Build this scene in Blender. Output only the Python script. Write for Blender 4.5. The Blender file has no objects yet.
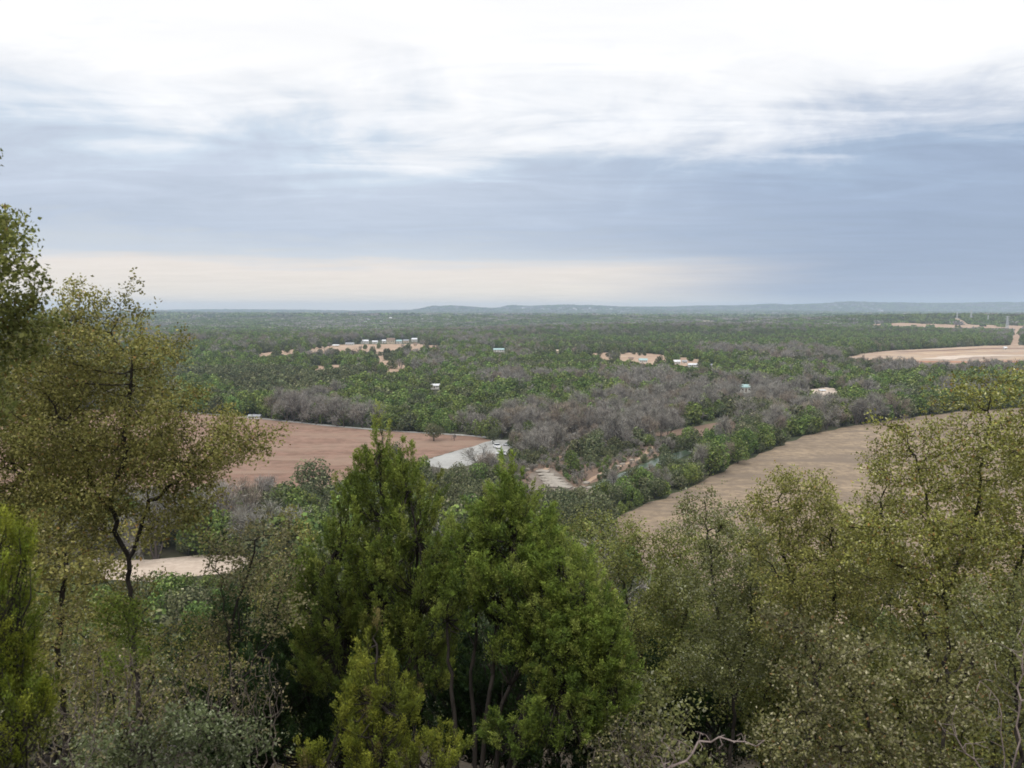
import bpy, math, random
import numpy as np
from mathutils import Vector

S = bpy.context.scene
C = S.collection
R = math.radians
rng = np.random.default_rng(11)
random.seed(11)

# ------------------------------------------------------------------ camera
CAM_Z = 56.0
F_PX = 900.0
PITCH = math.atan(75 / 900)
cam = bpy.data.cameras.new('camera')
cam.sensor_width = 36
cam.lens = F_PX * 36 / 1024
cam.clip_start = 0.2
cam.clip_end = 60000
cam.dof.use_dof = True
cam.dof.focus_distance = 120
cam.dof.aperture_fstop = 3.6
co = bpy.data.objects.new('camera', cam)
C.objects.link(co)
co.location = (0, 0, CAM_Z)
co.rotation_euler = (R(90) - PITCH, 0, 0)
S.camera = co

# ------------------------------------------------------------------ view
S.view_settings.view_transform = 'Standard'
S.view_settings.look = 'None'
S.view_settings.gamma = 1
S.view_settings.exposure = 0.08
S.cycles.filter_width = 1.7
S.cycles.max_bounces = 5
S.cycles.diffuse_bounces = 3
S.cycles.glossy_bounces = 2
S.cycles.transmission_bounces = 3
S.cycles.volume_bounces = 1
S.cycles.sample_clamp_indirect = 4

# ------------------------------------------------------------------ node helpers
def srgb(r, g, b, k=1.0):
    f = lambda c: (c / 255 / 12.92) if c / 255 <= 0.04045 else ((c / 255 + 0.055) / 1.055) ** 2.4
    return (f(r) * k, f(g) * k, f(b) * k, 1)

class NT:
    def __init__(self, nt):
        self.nt = nt
    def n(self, t, **kw):
        nd = self.nt.nodes.new(t)
        for k, v in kw.items():
            setattr(nd, k, v)
        return nd
    def link(self, a, b):
        self.nt.links.new(a, b)
    def put(self, sock, v):
        if isinstance(v, bpy.types.NodeSocket):
            self.link(v, sock)
        else:
            sock.default_value = v
    def m(self, op, a, b=0.0, c=0.0, clamp=False):
        nd = self.n('ShaderNodeMath', operation=op, use_clamp=clamp)
        self.put(nd.inputs[0], a); self.put(nd.inputs[1], b); self.put(nd.inputs[2], c)
        return nd.outputs[0]
    def rng(self, v, a, b, c=0.0, d=1.0, smooth=True):
        nd = self.n('ShaderNodeMapRange')
        nd.interpolation_type = 'SMOOTHSTEP' if smooth else 'LINEAR'
        self.put(nd.inputs[0], v)
        for i, q in enumerate((a, b, c, d)):
            nd.inputs[i + 1].default_value = q
        return nd.outputs[0]
    def xyz(self, x, y, z):
        nd = self.n('ShaderNodeCombineXYZ')
        self.put(nd.inputs[0], x); self.put(nd.inputs[1], y); self.put(nd.inputs[2], z)
        return nd.outputs[0]
    def noise(self, vec, scale, detail=4, rough=0.55, dist=0.0):
        nd = self.n('ShaderNodeTexNoise')
        if vec is not None:
            self.link(vec, nd.inputs['Vector'])
        nd.inputs['Scale'].default_value = scale
        nd.inputs['Detail'].default_value = detail
        nd.inputs['Roughness'].default_value = rough
        nd.inputs['Distortion'].default_value = dist
        return nd.outputs[0]
    def ramp(self, fac, stops):
        nd = self.n('ShaderNodeValToRGB')
        el = nd.color_ramp.elements
        while len(el) < len(stops):
            el.new(0.5)
        for e, (p, c) in zip(el, stops):
            e.position = p; e.color = c
        self.link(fac, nd.inputs[0])
        return nd.outputs[0]
    def mix(self, f, a, b, blend='MIX'):
        nd = self.n('ShaderNodeMix', data_type='RGBA', blend_type=blend)
        self.put(nd.inputs[0], f); self.put(nd.inputs[6], a); self.put(nd.inputs[7], b)
        return nd.outputs[2]

# ------------------------------------------------------------------ sky
SUN_EL, SUN_AZ = 48, 200       # the sun is veiled, high, behind the left shoulder
w = bpy.data.worlds.new('World'); S.world = w
w.use_nodes = True
w.node_tree.nodes.clear()
N = NT(w.node_tree)
out = N.n('ShaderNodeOutputWorld')
sky = N.n('ShaderNodeTexSky', sky_type='NISHITA')
sky.sun_disc = False
sky.sun_elevation = R(SUN_EL)
sky.sun_rotation = R(SUN_AZ)
bg1 = N.n('ShaderNodeBackground'); bg1.inputs[1].default_value = 0.08
N.link(sky.outputs[0], bg1.inputs[0])
tc = N.n('ShaderNodeTexCoord')
sep = N.n('ShaderNodeSeparateXYZ'); N.link(tc.outputs['Generated'], sep.inputs[0])
X, Y, Z = sep.outputs
zc = N.m('MAXIMUM', Z, 0.0)
t = N.m('DIVIDE', 1.0, N.m('ADD', zc, 0.045))
px_, py_ = N.m('MULTIPLY', X, t), N.m('MULTIPLY', Y, t)
plane = N.xyz(N.m('MULTIPLY', px_, 1.0), N.m('MULTIPLY', py_, 0.75), 3.0)
lump = N.noise(N.xyz(N.m('MULTIPLY', X, 4.0), N.m('MULTIPLY', Y, 2.0), N.m('MULTIPLY', Z, 9.0)), 1.1, 8, 0.6, 0.6)
n_big = N.noise(plane, 0.42, 7, 0.55, 0.5)
plane2 = N.xyz(N.m('MULTIPLY', px_, 0.8), N.m('MULTIPLY', py_, 1.5), 9.0)
n_str = N.noise(plane2, 1.15, 9, 0.62, 0.9)
band = N.xyz(N.m('MULTIPLY', X, 1.6), N.m('MULTIPLY', Z, 34.0), N.m('MULTIPLY', X, 0.5))
n_band = N.noise(band, 1.3, 6, 0.55, 0.3)
zz = N.m('ADD', zc, N.m('MULTIPLY', N.m('SUBTRACT', n_big, 0.5), N.rng(zc, 0.03, 0.2, 0.02, 0.17)))
zz = N.m('ADD', zz, N.m('MULTIPLY', N.m('SUBTRACT', n_str, 0.5), N.rng(zc, 0.03, 0.16, 0.01, 0.13)))
zz = N.m('ADD', zz, N.m('MULTIPLY', N.m('SUBTRACT', n_band, 0.5), 0.016))
zz = N.m('ADD', zz, N.m('MULTIPLY', N.m('SUBTRACT', lump, 0.5), N.rng(zc, 0.05, 0.16, 0.02, 0.25)))
zz = N.m('MULTIPLY', N.m('MAXIMUM', zz, 0.0), 2.0)
L_ = N.ramp(zz, [(0.0, srgb(228, 222, 212)), (0.03, srgb(240, 231, 219)), (0.085, srgb(238, 229, 221)), (0.115, srgb(206, 213, 222)),
                 (0.17, srgb(190, 201, 218)), (0.27, srgb(198, 208, 224)), (0.34, srgb(208, 220, 234)), (0.43, srgb(238, 241, 246)), (0.54, srgb(254, 254, 255)), (1, (1, 1, 1, 1))])
R_ = N.ramp(zz, [(0.0, srgb(176, 190, 206)), (0.04, srgb(162, 177, 200)), (0.10, srgb(155, 171, 196)), (0.22, srgb(160, 176, 201)),
                 (0.30, srgb(168, 186, 210)), (0.37, srgb(204, 212, 226)), (0.46, srgb(242, 244, 248)), (0.56, srgb(254, 254, 255)), (1, (1, 1, 1, 1))])
az = N.m('ADD', X, N.m('MULTIPLY', N.m('SUBTRACT', n_band, 0.5), 0.25))
lowf = N.rng(zc, 0.08, 0.035)
az_hi, az_lo = N.rng(az, -0.15, 0.42), N.rng(az, 0.06, 0.36)
az_m = N.m('ADD', N.m('MULTIPLY', az_lo, lowf), N.m('MULTIPLY', az_hi, N.m('SUBTRACT', 1.0, lowf)))
azf = N.m('MAXIMUM', az_m, N.rng(Y, 0.25, -0.3))
lr = N.mix(N.m('MULTIPLY', azf, 1.0), L_, R_)
shade = N.m('ADD', 0.9, N.m('MULTIPLY', n_str, 0.22))
lr = N.mix(1.0, lr, N.xyz(shade, shade, shade), 'MULTIPLY')
bg2 = N.n('ShaderNodeBackground')
N.link(lr, bg2.inputs[0])
N.link(N.rng(Z, 0.3, 0.8, 1.0, 1.65), bg2.inputs[1])
mx = N.n('ShaderNodeMixShader'); mx.inputs[0].default_value = 0.94
N.link(bg1.outputs[0], mx.inputs[1]); N.link(bg2.outputs[0], mx.inputs[2])
N.link(mx.outputs[0], out.inputs[0])

# ------------------------------------------------------------------ sun
sl = bpy.data.lights.new('sun', 'SUN')
sl.energy = 1.5; sl.angle = R(12); sl.color = (1.0, 0.96, 0.9)
so = bpy.data.objects.new('sun', sl); C.objects.link(so)
a = R(SUN_AZ)
sd = Vector((math.sin(a) * math.cos(R(SUN_EL)), math.cos(a) * math.cos(R(SUN_EL)), math.sin(R(SUN_EL))))
so.rotation_euler = sd.to_track_quat('Z', 'Y').to_euler()
so.location = (0, 0, 300)

# ------------------------------------------------------------------ terrain
def sstep(a, b, v):
    t = np.clip((v - a) / (b - a), 0, 1)
    return t * t * (3 - 2 * t)

def bump(x, y, cx, cy, sx, sy, h):
    return h * np.exp(-((x - cx) / sx) ** 2 - ((y - cy) / sy) ** 2)

def px2x(px, d):
    return (px - 512) / 900 * d

def height(x, y):
    x = np.asarray(x, float); y = np.asarray(y, float)
    u = y + 0.0012 * x * x * (np.abs(x) < 150) + 27 * (np.abs(x) >= 150) + 0.6 * np.sin(x * 0.23 + 1) + 0.5 * np.sin(y * 0.31 + x * 0.17)
    raw = 54.3 - 0.52 * (u - 1.5)
    raw = np.minimum(raw, 54.3 + 0.02 * np.sin(x))
    k = 7.0                                             # soft foot of the slope
    hill = np.where(raw > k, raw, np.where(raw < -k, 0, (raw + k) ** 2 / (4 * k)))
    r = np.hypot(x, y)
    und = (3.5 * np.sin(x / 310 + 0.7) * np.sin(y / 260) + 4 * np.sin(x / 620 + y / 710 + 2) + 6 * np.sin(y / 820 + 1.0 + x / 1900))
    v = und * sstep(750, 2000, y)
    v = v + bump(x, y, px2x(700, 2100), 2050, 560, 260, 15)
    v = v + bump(x, y, px2x(1000, 2900), 2900, 900, 420, 33)
    v = v + bump(x, y, px2x(620, 3900), 3900, 1300, 450, 14)
    v = v + bump(x, y, px2x(240, 4200), 4200, 1700, 600, 10)
    far = 10 * np.sin(x / 1500 + 1) * np.sin(y / 1300) + 6 * np.sin(x / 600 + y / 900)
    v = v + far * sstep(4500, 8000, y)
    v = v + bump(x, y, px2x(452, 11000), 11000, 420, 500, 58) + bump(x, y, px2x(432, 11200), 11200, 150, 400, 22)
    v = v + bump(x, y, px2x(560, 11500), 11500, 1000, 900, 62) + bump(x, y, px2x(512, 11500), 11500, 120, 300, 26)
    v = v + bump(x, y, px2x(680, 12500), 12500, 1500, 900, 74)
    v = v + bump(x, y, px2x(860, 12500), 12500, 1500, 900, 88) + bump(x, y, px2x(1010, 13000), 13000, 1900, 900, 104)
    v = v + bump(x, y, px2x(850, 12300), 12300, 260, 400, 24) + bump(x, y, px2x(770, 12300), 12300, 200, 400, 20) + bump(x, y, px2x(960, 12300), 12300, 180, 400, 14) + bump(x, y, px2x(700, 12300), 12300, 160, 400, 12)
    v = v + bump(x, y, px2x(930, 12300), 12300, 700, 400, 14)
    v = v + 8 * sstep(9000, 13000, y)
    return hill + np.where(y > 600, v, 0) * sstep(600, 900, y)

def ray(px, py):
    cp, sp = math.cos(PITCH), math.sin(PITCH)
    u, v = (px - 512) / F_PX, (384 - py) / F_PX
    return np.array([u, cp + v * sp, -sp + v * cp])

def at(px, py, Yd):
    """the point at forward distance Yd (metres along +Y) seen at that place in the picture"""
    d = ray(px, py)
    return np.array([0, 0, CAM_Z]) + d * (Yd / d[1])

def ground_at(px, py):
    d = ray(px, py)
    s = 125.0
    while s < 30000:
        p = d * (s / d[1]); z = p[2] + CAM_Z
        if z <= float(height(p[0], p[1])):
            break
        s *= 1.004
    lo, hi = s / 1.004, s
    for _ in range(14):
        mid = (lo + hi) / 2; p = d * (mid / d[1])
        if p[2] + CAM_Z <= float(height(p[0], p[1])): hi = mid
        else: lo = mid
    p = d * (hi / d[1])
    return np.array([p[0], p[1], float(height(p[0], p[1]))])

def project(x, y, z):
    cp, sp = math.cos(PITCH), math.sin(PITCH)
    dz = z - CAM_Z
    f = y * cp - dz * sp
    v = y * sp + dz * cp
    return 512 + F_PX * x / f, 384 - F_PX * v / f

def inpoly(px, py, poly):
    px = np.asarray(px); py = np.asarray(py)
    c = np.zeros(px.shape, bool)
    n = len(poly)
    for i in range(n):
        x1, y1 = poly[i]; x2, y2 = poly[(i + 1) % n]
        if y1 == y2: continue
        cond = ((y1 > py) != (y2 > py)) & (px < (x2 - x1) * (py - y1) / (y2 - y1) + x1)
        c ^= cond
    return c

# ------------------------------------------------------------------ mesh helpers
def np_mesh(name, V, F, col=None, smooth=False, mats=None, midx=None):
    """V (n,3); F list of int arrays each (m,k) -> one mesh"""
    me = bpy.data.meshes.new(name)
    V = np.ascontiguousarray(V, np.float32)
    me.vertices.add(len(V)); me.vertices.foreach_set('co', V.ravel())
    if not isinstance(F, (list, tuple)): F = [F]
    F = [f for f in F if len(f)]
    loops = np.concatenate([f.ravel() for f in F]).astype(np.int32)
    tot = np.concatenate([np.full(len(f), f.shape[1], np.int32) for f in F])
    st = np.concatenate([[0], np.cumsum(tot)[:-1]]).astype(np.int32)
    me.loops.add(len(loops)); me.loops.foreach_set('vertex_index', loops)
    me.polygons.add(len(tot)); me.polygons.foreach_set('loop_start', st); me.polygons.foreach_set('loop_total', tot)
    if smooth: me.polygons.foreach_set('use_smooth', np.ones(len(tot), bool))
    if col is not None:
        ca = me.color_attributes.new('col', 'FLOAT_COLOR', 'POINT')
        c4 = np.ones((len(V), 4), np.float32); c4[:, :3] = col
        ca.data.foreach_set('color', c4.ravel())
    for m in (mats or []): me.materials.append(m)
    if midx is not None: me.polygons.foreach_set('material_index', np.asarray(midx, np.int32))
    me.update(calc_edges=True)
    return me

def link(name, me, parent=None, loc=None):
    o = bpy.data.objects.new(name, me); C.objects.link(o)
    if parent: o.parent = parent
    if loc is not None: o.location = loc
    return o

def tag(o, label=None, cat=None, group=None, kind=None):
    if label: o['label'] = label
    if cat: o['category'] = cat
    if group: o['group'] = group
    if kind: o['kind'] = kind
    return o

def thing(name, loc, label, cat, group=None, rz=0.0):
    o = bpy.data.objects.new(name, None); C.objects.link(o)
    o.location = [float(q) for q in loc]; o.rotation_euler = (0, 0, rz); o.empty_display_size = 0.3
    return tag(o, label, cat, group)

class Geo:
    """collects boxes, prisms and tubes into one mesh"""
    def __init__(self): self.v = []; self.f = []; self.n = 0
    def add(self, V, F):
        self.v.append(np.asarray(V, float)); self.f += [[q + self.n for q in f] for f in F]; self.n += len(V)
    def box(self, c, s, rz=0.0, taper=1.0):
        x, y, z = s[0] / 2, s[1] / 2, s[2] / 2
        V = np.array([[-x, -y, -z], [x, -y, -z], [x, y, -z], [-x, y, -z], [-x * taper, -y * taper, z], [x * taper, -y * taper, z], [x * taper, y * taper, z], [-x * taper, y * taper, z]])
        cs, sn = math.cos(rz), math.sin(rz)
        V = V @ np.array([[cs, sn, 0], [-sn, cs, 0], [0, 0, 1]]) + np.array(c)
        self.add(V, [[0, 3, 2, 1], [4, 5, 6, 7], [0, 1, 5, 4], [1, 2, 6, 5], [2, 3, 7, 6], [3, 0, 4, 7]])
    def tube(self, p0, p1, r0, r1=None, n=6):
        r1 = r0 if r1 is None else r1
        p0 = np.array(p0, float); p1 = np.array(p1, float); d = p1 - p0; d /= np.linalg.norm(d)
        a = np.cross(d, [0, 0, 1.0] if abs(d[2]) < .9 else [1.0, 0, 0]); a /= np.linalg.norm(a); b = np.cross(d, a)
        an = np.arange(n) * 2 * math.pi / n
        ring = np.cos(an)[:, None] * a + np.sin(an)[:, None] * b
        V = np.vstack([p0 + ring * r0, p1 + ring * r1])
        F = [[i, (i + 1) % n, n + (i + 1) % n, n + i] for i in range(n)] + [list(range(n))[::-1], list(range(n, 2 * n))]
        self.add(V, F)
    def prof(self, pts, x0, x1):
        """closed outline pts (y,z) extruded along x"""
        n = len(pts)
        V = [[x0, p[0], p[1]] for p in pts] + [[x1, p[0], p[1]] for p in pts]
        F = [[i, (i + 1) % n, n + (i + 1) % n, n + i] for i in range(n)] + [list(range(n))[::-1], list(range(n, 2 * n))]
        self.add(V, F)
    def build(self, name, mat, parent=None, loc=None):
        me = bpy.data.meshes.new(name)
        me.from_pydata(np.vstack(self.v).tolist(), [], self.f)
        me.materials.append(mat); me.update()
        return link(name, me, parent, loc)

# ------------------------------------------------------------------ materials
def mat_new(name):
    m = bpy.data.materials.new(name); m.use_nodes = True
    m.node_tree.nodes.clear()
    return m, NT(m.node_tree)

def finish(N, col, rough=0.8, spec=0.3, bumpv=None, bstr=0.3, bdist=0.05, metal=0.0):
    o = N.n('ShaderNodeOutputMaterial'); p = N.n('ShaderNodeBsdfPrincipled')
    N.put(p.inputs['Base Color'], col); N.put(p.inputs['Roughness'], rough)
    p.inputs['Specular IOR Level'].default_value = spec
    p.inputs['Metallic'].default_value = metal
    if bumpv is not None:
        b = N.n('ShaderNodeBump'); b.inputs['Strength'].default_value = bstr; b.inputs['Distance'].default_value = bdist
        N.link(bumpv, b.inputs['Height']); N.link(b.outputs[0], p.inputs['Normal'])
    N.link(p.outputs[0], o.inputs[0])
    return p

def leaf_mat(name, rough=0.5, spec=0.35, transl=0.25, hue_var=0.03, val_var=0.3, gain=1.0):
    m, N = mat_new(name)
    at_ = N.n('ShaderNodeAttribute', attribute_name='col')
    oi = N.n('ShaderNodeObjectInfo')
    hs = N.n('ShaderNodeHueSaturation')
    N.link(at_.outputs['Color'], hs.inputs['Color'])
    N.link(N.m('ADD', 0.5 - hue_var / 2, N.m('MULTIPLY', oi.outputs['Random'], hue_var)), hs.inputs['Hue'])
    rr = N.m('FRACT', N.m('MULTIPLY', oi.outputs['Random'], 17.31))
    N.link(N.m('ADD', (1 - val_var / 2) * gain, N.m('MULTIPLY', rr, val_var * gain)), hs.inputs['Value'])
    o = N.n('ShaderNodeOutputMaterial'); p = N.n('ShaderNodeBsdfPrincipled')
    N.link(hs.outputs[0], p.inputs['Base Color']); p.inputs['Roughness'].default_value = rough
    p.inputs['Specular IOR Level'].default_value = spec
    if transl > 0:
        tr = N.n('ShaderNodeBsdfTranslucent'); N.link(hs.outputs[0], tr.inputs[0])
        mxs = N.n('ShaderNodeMixShader'); mxs.inputs[0].default_value = transl
        N.link(p.outputs[0], mxs.inputs[1]); N.link(tr.outputs[0], mxs.inputs[2]); N.link(mxs.outputs[0], o.inputs[0])
    else:
        N.link(p.outputs[0], o.inputs[0])
    return m

def noise_mat(name, stops, scale, detail=6, rough=0.9, spec=0.2, stretch=(1, 1, 1), bstr=0.3, bdist=0.05, coords='Object', dist=0.3, second=None):
    m, N = mat_new(name)
    tc = N.n('ShaderNodeTexCoord'); mp = N.n('ShaderNodeMapping'); mp.inputs['Scale'].default_value = stretch
    N.link(tc.outputs[coords], mp.inputs[0])
    f = N.noise(mp.outputs[0], scale, detail, 0.6, dist)
    c = N.ramp(f, stops)
    if second:
        sc2, c2, lo, hi, amt = second
        f2 = N.noise(mp.outputs[0], sc2, 5, 0.6, 0.4)
        c = N.mix(N.m('MULTIPLY', N.rng(f2, lo, hi), amt), c, c2)
    finish(N, c, rough, spec, f, bstr, bdist)
    return m

def c3(r, g, b): return (r, g, b, 1)

M = {}
M['oak_leaf'] = leaf_mat('oak_leaf', 0.65, 0.15, 0.25, 0.02, 0.15)
M['juniper_leaf'] = leaf_mat('juniper_leaf', 0.6, 0.2, 0.2, 0.015, 0.12)
M['wood_leaf'] = leaf_mat('wood_leaf', 0.8, 0.08, 0.12, 0.04, 0.42)
M['bare_twig'] = leaf_mat('bare_twig', 0.9, 0.05, 0.0, 0.03, 0.3)
M['bark'] = noise_mat('bark', [(0.3, c3(.014, .012, .010)), (0.7, c3(.05, .042, .036))], 9, 5, stretch=(1, 1, .25), bstr=.6, bdist=.02)
M['dead_wood'] = noise_mat('dead_wood', [(0.3, c3(.13, .10, .09)), (0.7, c3(.32, .26, .24))], 12, 5, stretch=(1, 1, .4), bstr=.4, bdist=.01)
M['brush_wood'] = noise_mat('brush_wood', [(0.3, c3(.07, .057, .047)), (0.7, c3(.19, .16, .135))], 12, 5, stretch=(1, 1, .4), bstr=.4, bdist=.01)
M['white_wall'] = noise_mat('white_wall', [(0.3, c3(.45, .44, .41)), (0.7, c3(.62, .6, .56))], .8, 4, rough=.7)
M['white_roof'] = noise_mat('white_roof', [(0.3, c3(.5, .51, .53)), (0.7, c3(.66, .67, .68))], .5, 4, rough=.5, stretch=(1, .2, 1))
M['grey_roof'] = noise_mat('grey_roof', [(0.3, c3(.2, .21, .23)), (0.7, c3(.34, .35, .37))], .8, 4, rough=.6)
M['teal_roof'] = noise_mat('teal_roof', [(0.3, c3(.24, .36, .36)), (0.7, c3(.34, .47, .46))], .7, 4, rough=.45)
M['tan_wall'] = noise_mat('tan_wall', [(0.3, c3(.42, .34, .25)), (0.7, c3(.58, .48, .36))], .7, 4)
M['brown_roof'] = noise_mat('brown_roof', [(0.3, c3(.14, .1, .08)), (0.7, c3(.24, .18, .14))], .7, 4)
M['dark_glass'] = noise_mat('dark_glass', [(0.3, c3(.02, .025, .03)), (0.7, c3(.04, .045, .05))], 1, 2, rough=.15, spec=.6)
M['door_paint'] = noise_mat('door_paint', [(0.3, c3(.1, .07, .05)), (0.7, c3(.16, .11, .08))], 1, 2, rough=.6)
M['pole_wood'] = noise_mat('pole_wood', [(0.3, c3(.42, .39, .35)), (0.7, c3(.6, .57, .52))], 1, 3)
M['pole_steel'] = noise_mat('pole_steel', [(0.3, c3(.4, .41, .43)), (0.7, c3(.55, .56, .58))], 1, 3, rough=.5)
M['limestone'] = noise_mat('limestone', [(0.25, c3(.15, .13, .11)), (0.5, c3(.27, .24, .205)), (0.75, c3(.38, .345, .30))], 1.1, 8, stretch=(1, 1, 2), bstr=.6, bdist=.1, coords='Object')
M['car_white'] = noise_mat('car_white', [(0.4, c3(.74, .75, .76)), (0.6, c3(.8, .8, .81))], .3, 2, rough=.25, spec=.5, bstr=0)
M['car_silver'] = noise_mat('car_silver', [(0.4, c3(.45, .46, .48)), (0.6, c3(.52, .53, .55))], .3, 2, rough=.25, spec=.5, bstr=0)
M['tyre'] = noise_mat('tyre', [(0.4, c3(.015, .015, .015)), (0.6, c3(.03, .03, .03))], 3, 2, rough=.8)
M['rim'] = noise_mat('rim', [(0.4, c3(.35, .35, .36)), (0.6, c3(.45, .45, .46))], 3, 2, rough=.35)
M['red_lamp'] = noise_mat('red_lamp', [(0.4, c3(.35, .02, .02)), (0.6, c3(.42, .03, .03))], 3, 2, rough=.3)

# ground sheet: leaf litter and pale gravel by the hill, mottled scrub floor below
m, N = mat_new('scrub_floor')
tc = N.n('ShaderNodeTexCoord'); P_ = tc.outputs['Object']
n1 = N.noise(P_, .9, 8, .65, .4); n2 = N.noise(P_, .03, 6, .6, .6); n3 = N.noise(P_, .0032, 7, .62, .8)
near = N.ramp(n1, [(0.3, c3(.02, .017, .012)), (0.52, c3(.05, .04, .028)), (0.68, c3(.085, .07, .05)), (0.85, c3(.2, .18, .14))])
mid = N.ramp(n2, [(0.3, c3(.035, .05, .022)), (0.5, c3(.06, .065, .035)), (0.72, c3(.11, .09, .06))])
farc = N.ramp(n3, [(0.3, c3(.03, .055, .025)), (0.48, c3(.045, .07, .032)), (0.6, c3(.09, .085, .07)), (0.72, c3(.16, .145, .12))])
sp = N.n('ShaderNodeSeparateXYZ'); N.link(P_, sp.inputs[0])
cc = N.mix(N.rng(sp.outputs[1], 120, 220), near, mid)
cc = N.mix(N.rng(sp.outputs[1], 1500, 4000), cc, farc)
finish(N, cc, .95, .1, n1, .5, .1)
M['scrub_floor'] = m

# fields
def field_mat(name, stops, s1, tint, tint_amt, furrow=None, dark=None):
    m, N = mat_new(name)
    tc = N.n('ShaderNodeTexCoord'); P_ = tc.outputs['Object']
    a = N.noise(P_, s1, 8, .68, .6)
    b = N.noise(P_, s1 * 14, 6, .7, .2)
    c = N.ramp(a, stops)
    c = N.mix(N.m('MULTIPLY', N.rng(b, .4, .6), tint_amt), c, tint)
    if dark:
        mp = N.n('ShaderNodeMapping'); mp.inputs['Scale'].default_value = (.25, 1.0, 1); N.link(P_, mp.inputs[0])
        d = N.noise(mp.outputs[0], s1 * 4, 7, .7, .8)
        c = N.mix(N.m('MULTIPLY', N.rng(d, .44, .62), .85), c, dark)
    finish(N, c, .95, .1, b, .7, .12)
    return m
M['red_field'] = field_mat('red_field', [(0.3, c3(.185, .113, .083)), (0.5, c3(.235, .145, .108)), (0.7, c3(.29, .19, .145))], .014, c3(.125, .08, .058), .6, dark=c3(.25, .175, .13))
M['tan_field'] = field_mat('tan_field', [(0.3, c3(.22, .17, .115)), (0.5, c3(.28, .215, .148)), (0.7, c3(.36, .28, .19))], .02, c3(.15, .115, .085), .7, dark=c3(.165, .13, .10))
M['clearing'] = field_mat('clearing', [(0.3, c3(.26, .175, .125)), (0.5, c3(.36, .26, .185)), (0.7, c3(.48, .38, .29))], .03, c3(.3, .2, .14), .5)
M['quarry'] = field_mat('quarry', [(0.32, c3(.24, .17, .13)), (0.46, c3(.36, .24, .16)), (0.58, c3(.5, .38, .25)), (0.7, c3(.3, .14, .075))], .016, c3(.35, .26, .2), .5, dark=c3(.3, .25, .21))
M['grass_green'] = field_mat('grass_green', [(0.3, c3(.06, .075, .035)), (0.7, c3(.12, .115, .07))], .03, c3(.08, .09, .04), .5)
M['pale_dirt'] = field_mat('pale_dirt', [(0.3, c3(.45, .37, .3)), (0.5, c3(.55, .46, .38)), (0.7, c3(.66, .57, .48))], .05, c3(.38, .3, .24), .5)
M['concrete'] = field_mat('concrete', [(0.3, c3(.25, .245, .23)), (0.5, c3(.32, .315, .30)), (0.7, c3(.40, .395, .375))], .06, c3(.28, .28, .27), .4)
M['bank'] = field_mat('bank', [(0.3, c3(.12, .085, .06)), (0.5, c3(.19, .13, .095)), (0.7, c3(.28, .21, .15))], .06, c3(.14, .1, .075), .7)
M['ledge_ground'] = field_mat('ledge_ground', [(0.3, c3(.13, .105, .085)), (0.5, c3(.21, .18, .15)), (0.7, c3(.30, .265, .23))], .15, c3(.13, .1, .08), .7)
M['red_soil'] = field_mat('red_soil', [(0.3, c3(.3, .14, .08)), (0.5, c3(.4, .2, .12)), (0.7, c3(.48, .3, .19))], .03, c3(.25, .14, .09), .6)
m, N = mat_new('river_water')
tc = N.n('ShaderNodeTexCoord'); n1 = N.noise(tc.outputs['Object'], .35, 6, .6, .5)
finish(N, N.ramp(n1, [(0.3, c3(.025, .05, .03)), (0.7, c3(.05, .08, .045))]), .3, .5, n1, .15, .05)
M['river_water'] = m

# ------------------------------------------------------------------ ground sheet
ang = np.concatenate([np.linspace(-48, 48, 420), np.linspace(48, 312, 67)[1:-1]])
rad = np.concatenate([[0.6], np.geomspace(1.2, 30, 26), np.geomspace(30, 700, 100)[1:], np.geomspace(700, 6000, 130)[1:], np.geomspace(6000, 15200, 60)[1:]])
AA, RR = np.meshgrid(np.radians(ang), rad)
gx, gy = (RR * np.sin(AA)), (RR * np.cos(AA))
gz = height(gx, gy)
na, nr = len(ang), len(rad)
V = np.stack([gx, gy, gz], -1).reshape(-1, 3)
i = np.arange(nr - 1)[:, None] * na + np.arange(na)[None]
j = np.arange(nr - 1)[:, None] * na + (np.arange(na)[None] + 1) % na
F = np.stack([i, i + na, j + na, j], -1).reshape(-1, 4)
V = np.vstack([V, [[0, 0, float(height(0, 0))]]])
cap = np.stack([np.full(na, len(V) - 1), np.arange(na), (np.arange(na) + 1) % na], -1)
tag(link('ground', np_mesh('ground', V, [F, cap], smooth=True, mats=[M['scrub_floor']])), kind='structure')

# ------------------------------------------------------------------ sheets on the valley floor (outlines given as seen, laid down on the ground)
RED = [(-260, 408), (60, 409), (195, 412), (262, 419), (330, 426), (400, 432), (470, 436), (498, 441), (462, 449), (428, 459), (400, 470), (350, 484), (300, 494), (262, 496), (150, 500), (0, 503), (-260, 506)]
TAN = [(586, 531), (640, 507), (700, 483), (760, 453), (800, 438), (840, 428), (890, 421), (960, 411), (1200, 398), (1400, 560), (1000, 640), (700, 610), (620, 560)]
LOT = [(425, 461), (445, 454), (475, 446), (492, 440), (512, 440), (512, 448), (506, 455), (492, 459), (470, 465), (448, 469), (428, 466)]
PALE = [(40, 562), (90, 560), (150, 560), (200, 555), (240, 556), (262, 560), (250, 572), (190, 577), (150, 582), (110, 580), (70, 572)]
RIVER = [(590, 488), (600, 482), (614, 476), (630, 470), (645, 463.5), (662, 457), (700, 446), (740, 433), (744, 436), (706, 450), (675, 460), (656, 467), (640, 473), (622, 480), (608, 486), (596, 491)]
LEDGE = [(530, 474), (538, 469), (552, 468), (562, 476), (574, 487), (590, 489), (600, 492), (585, 497), (560, 498), (535, 497), (528, 490)]
BANK = [(505, 486), (530, 470), (552, 455), (566, 452), (578, 462), (590, 466), (622, 456), (640, 448), (655, 441), (672, 446), (655, 457), (630, 468), (606, 476), (590, 484), (575, 492), (560, 501), (530, 503), (510, 497)]
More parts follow.
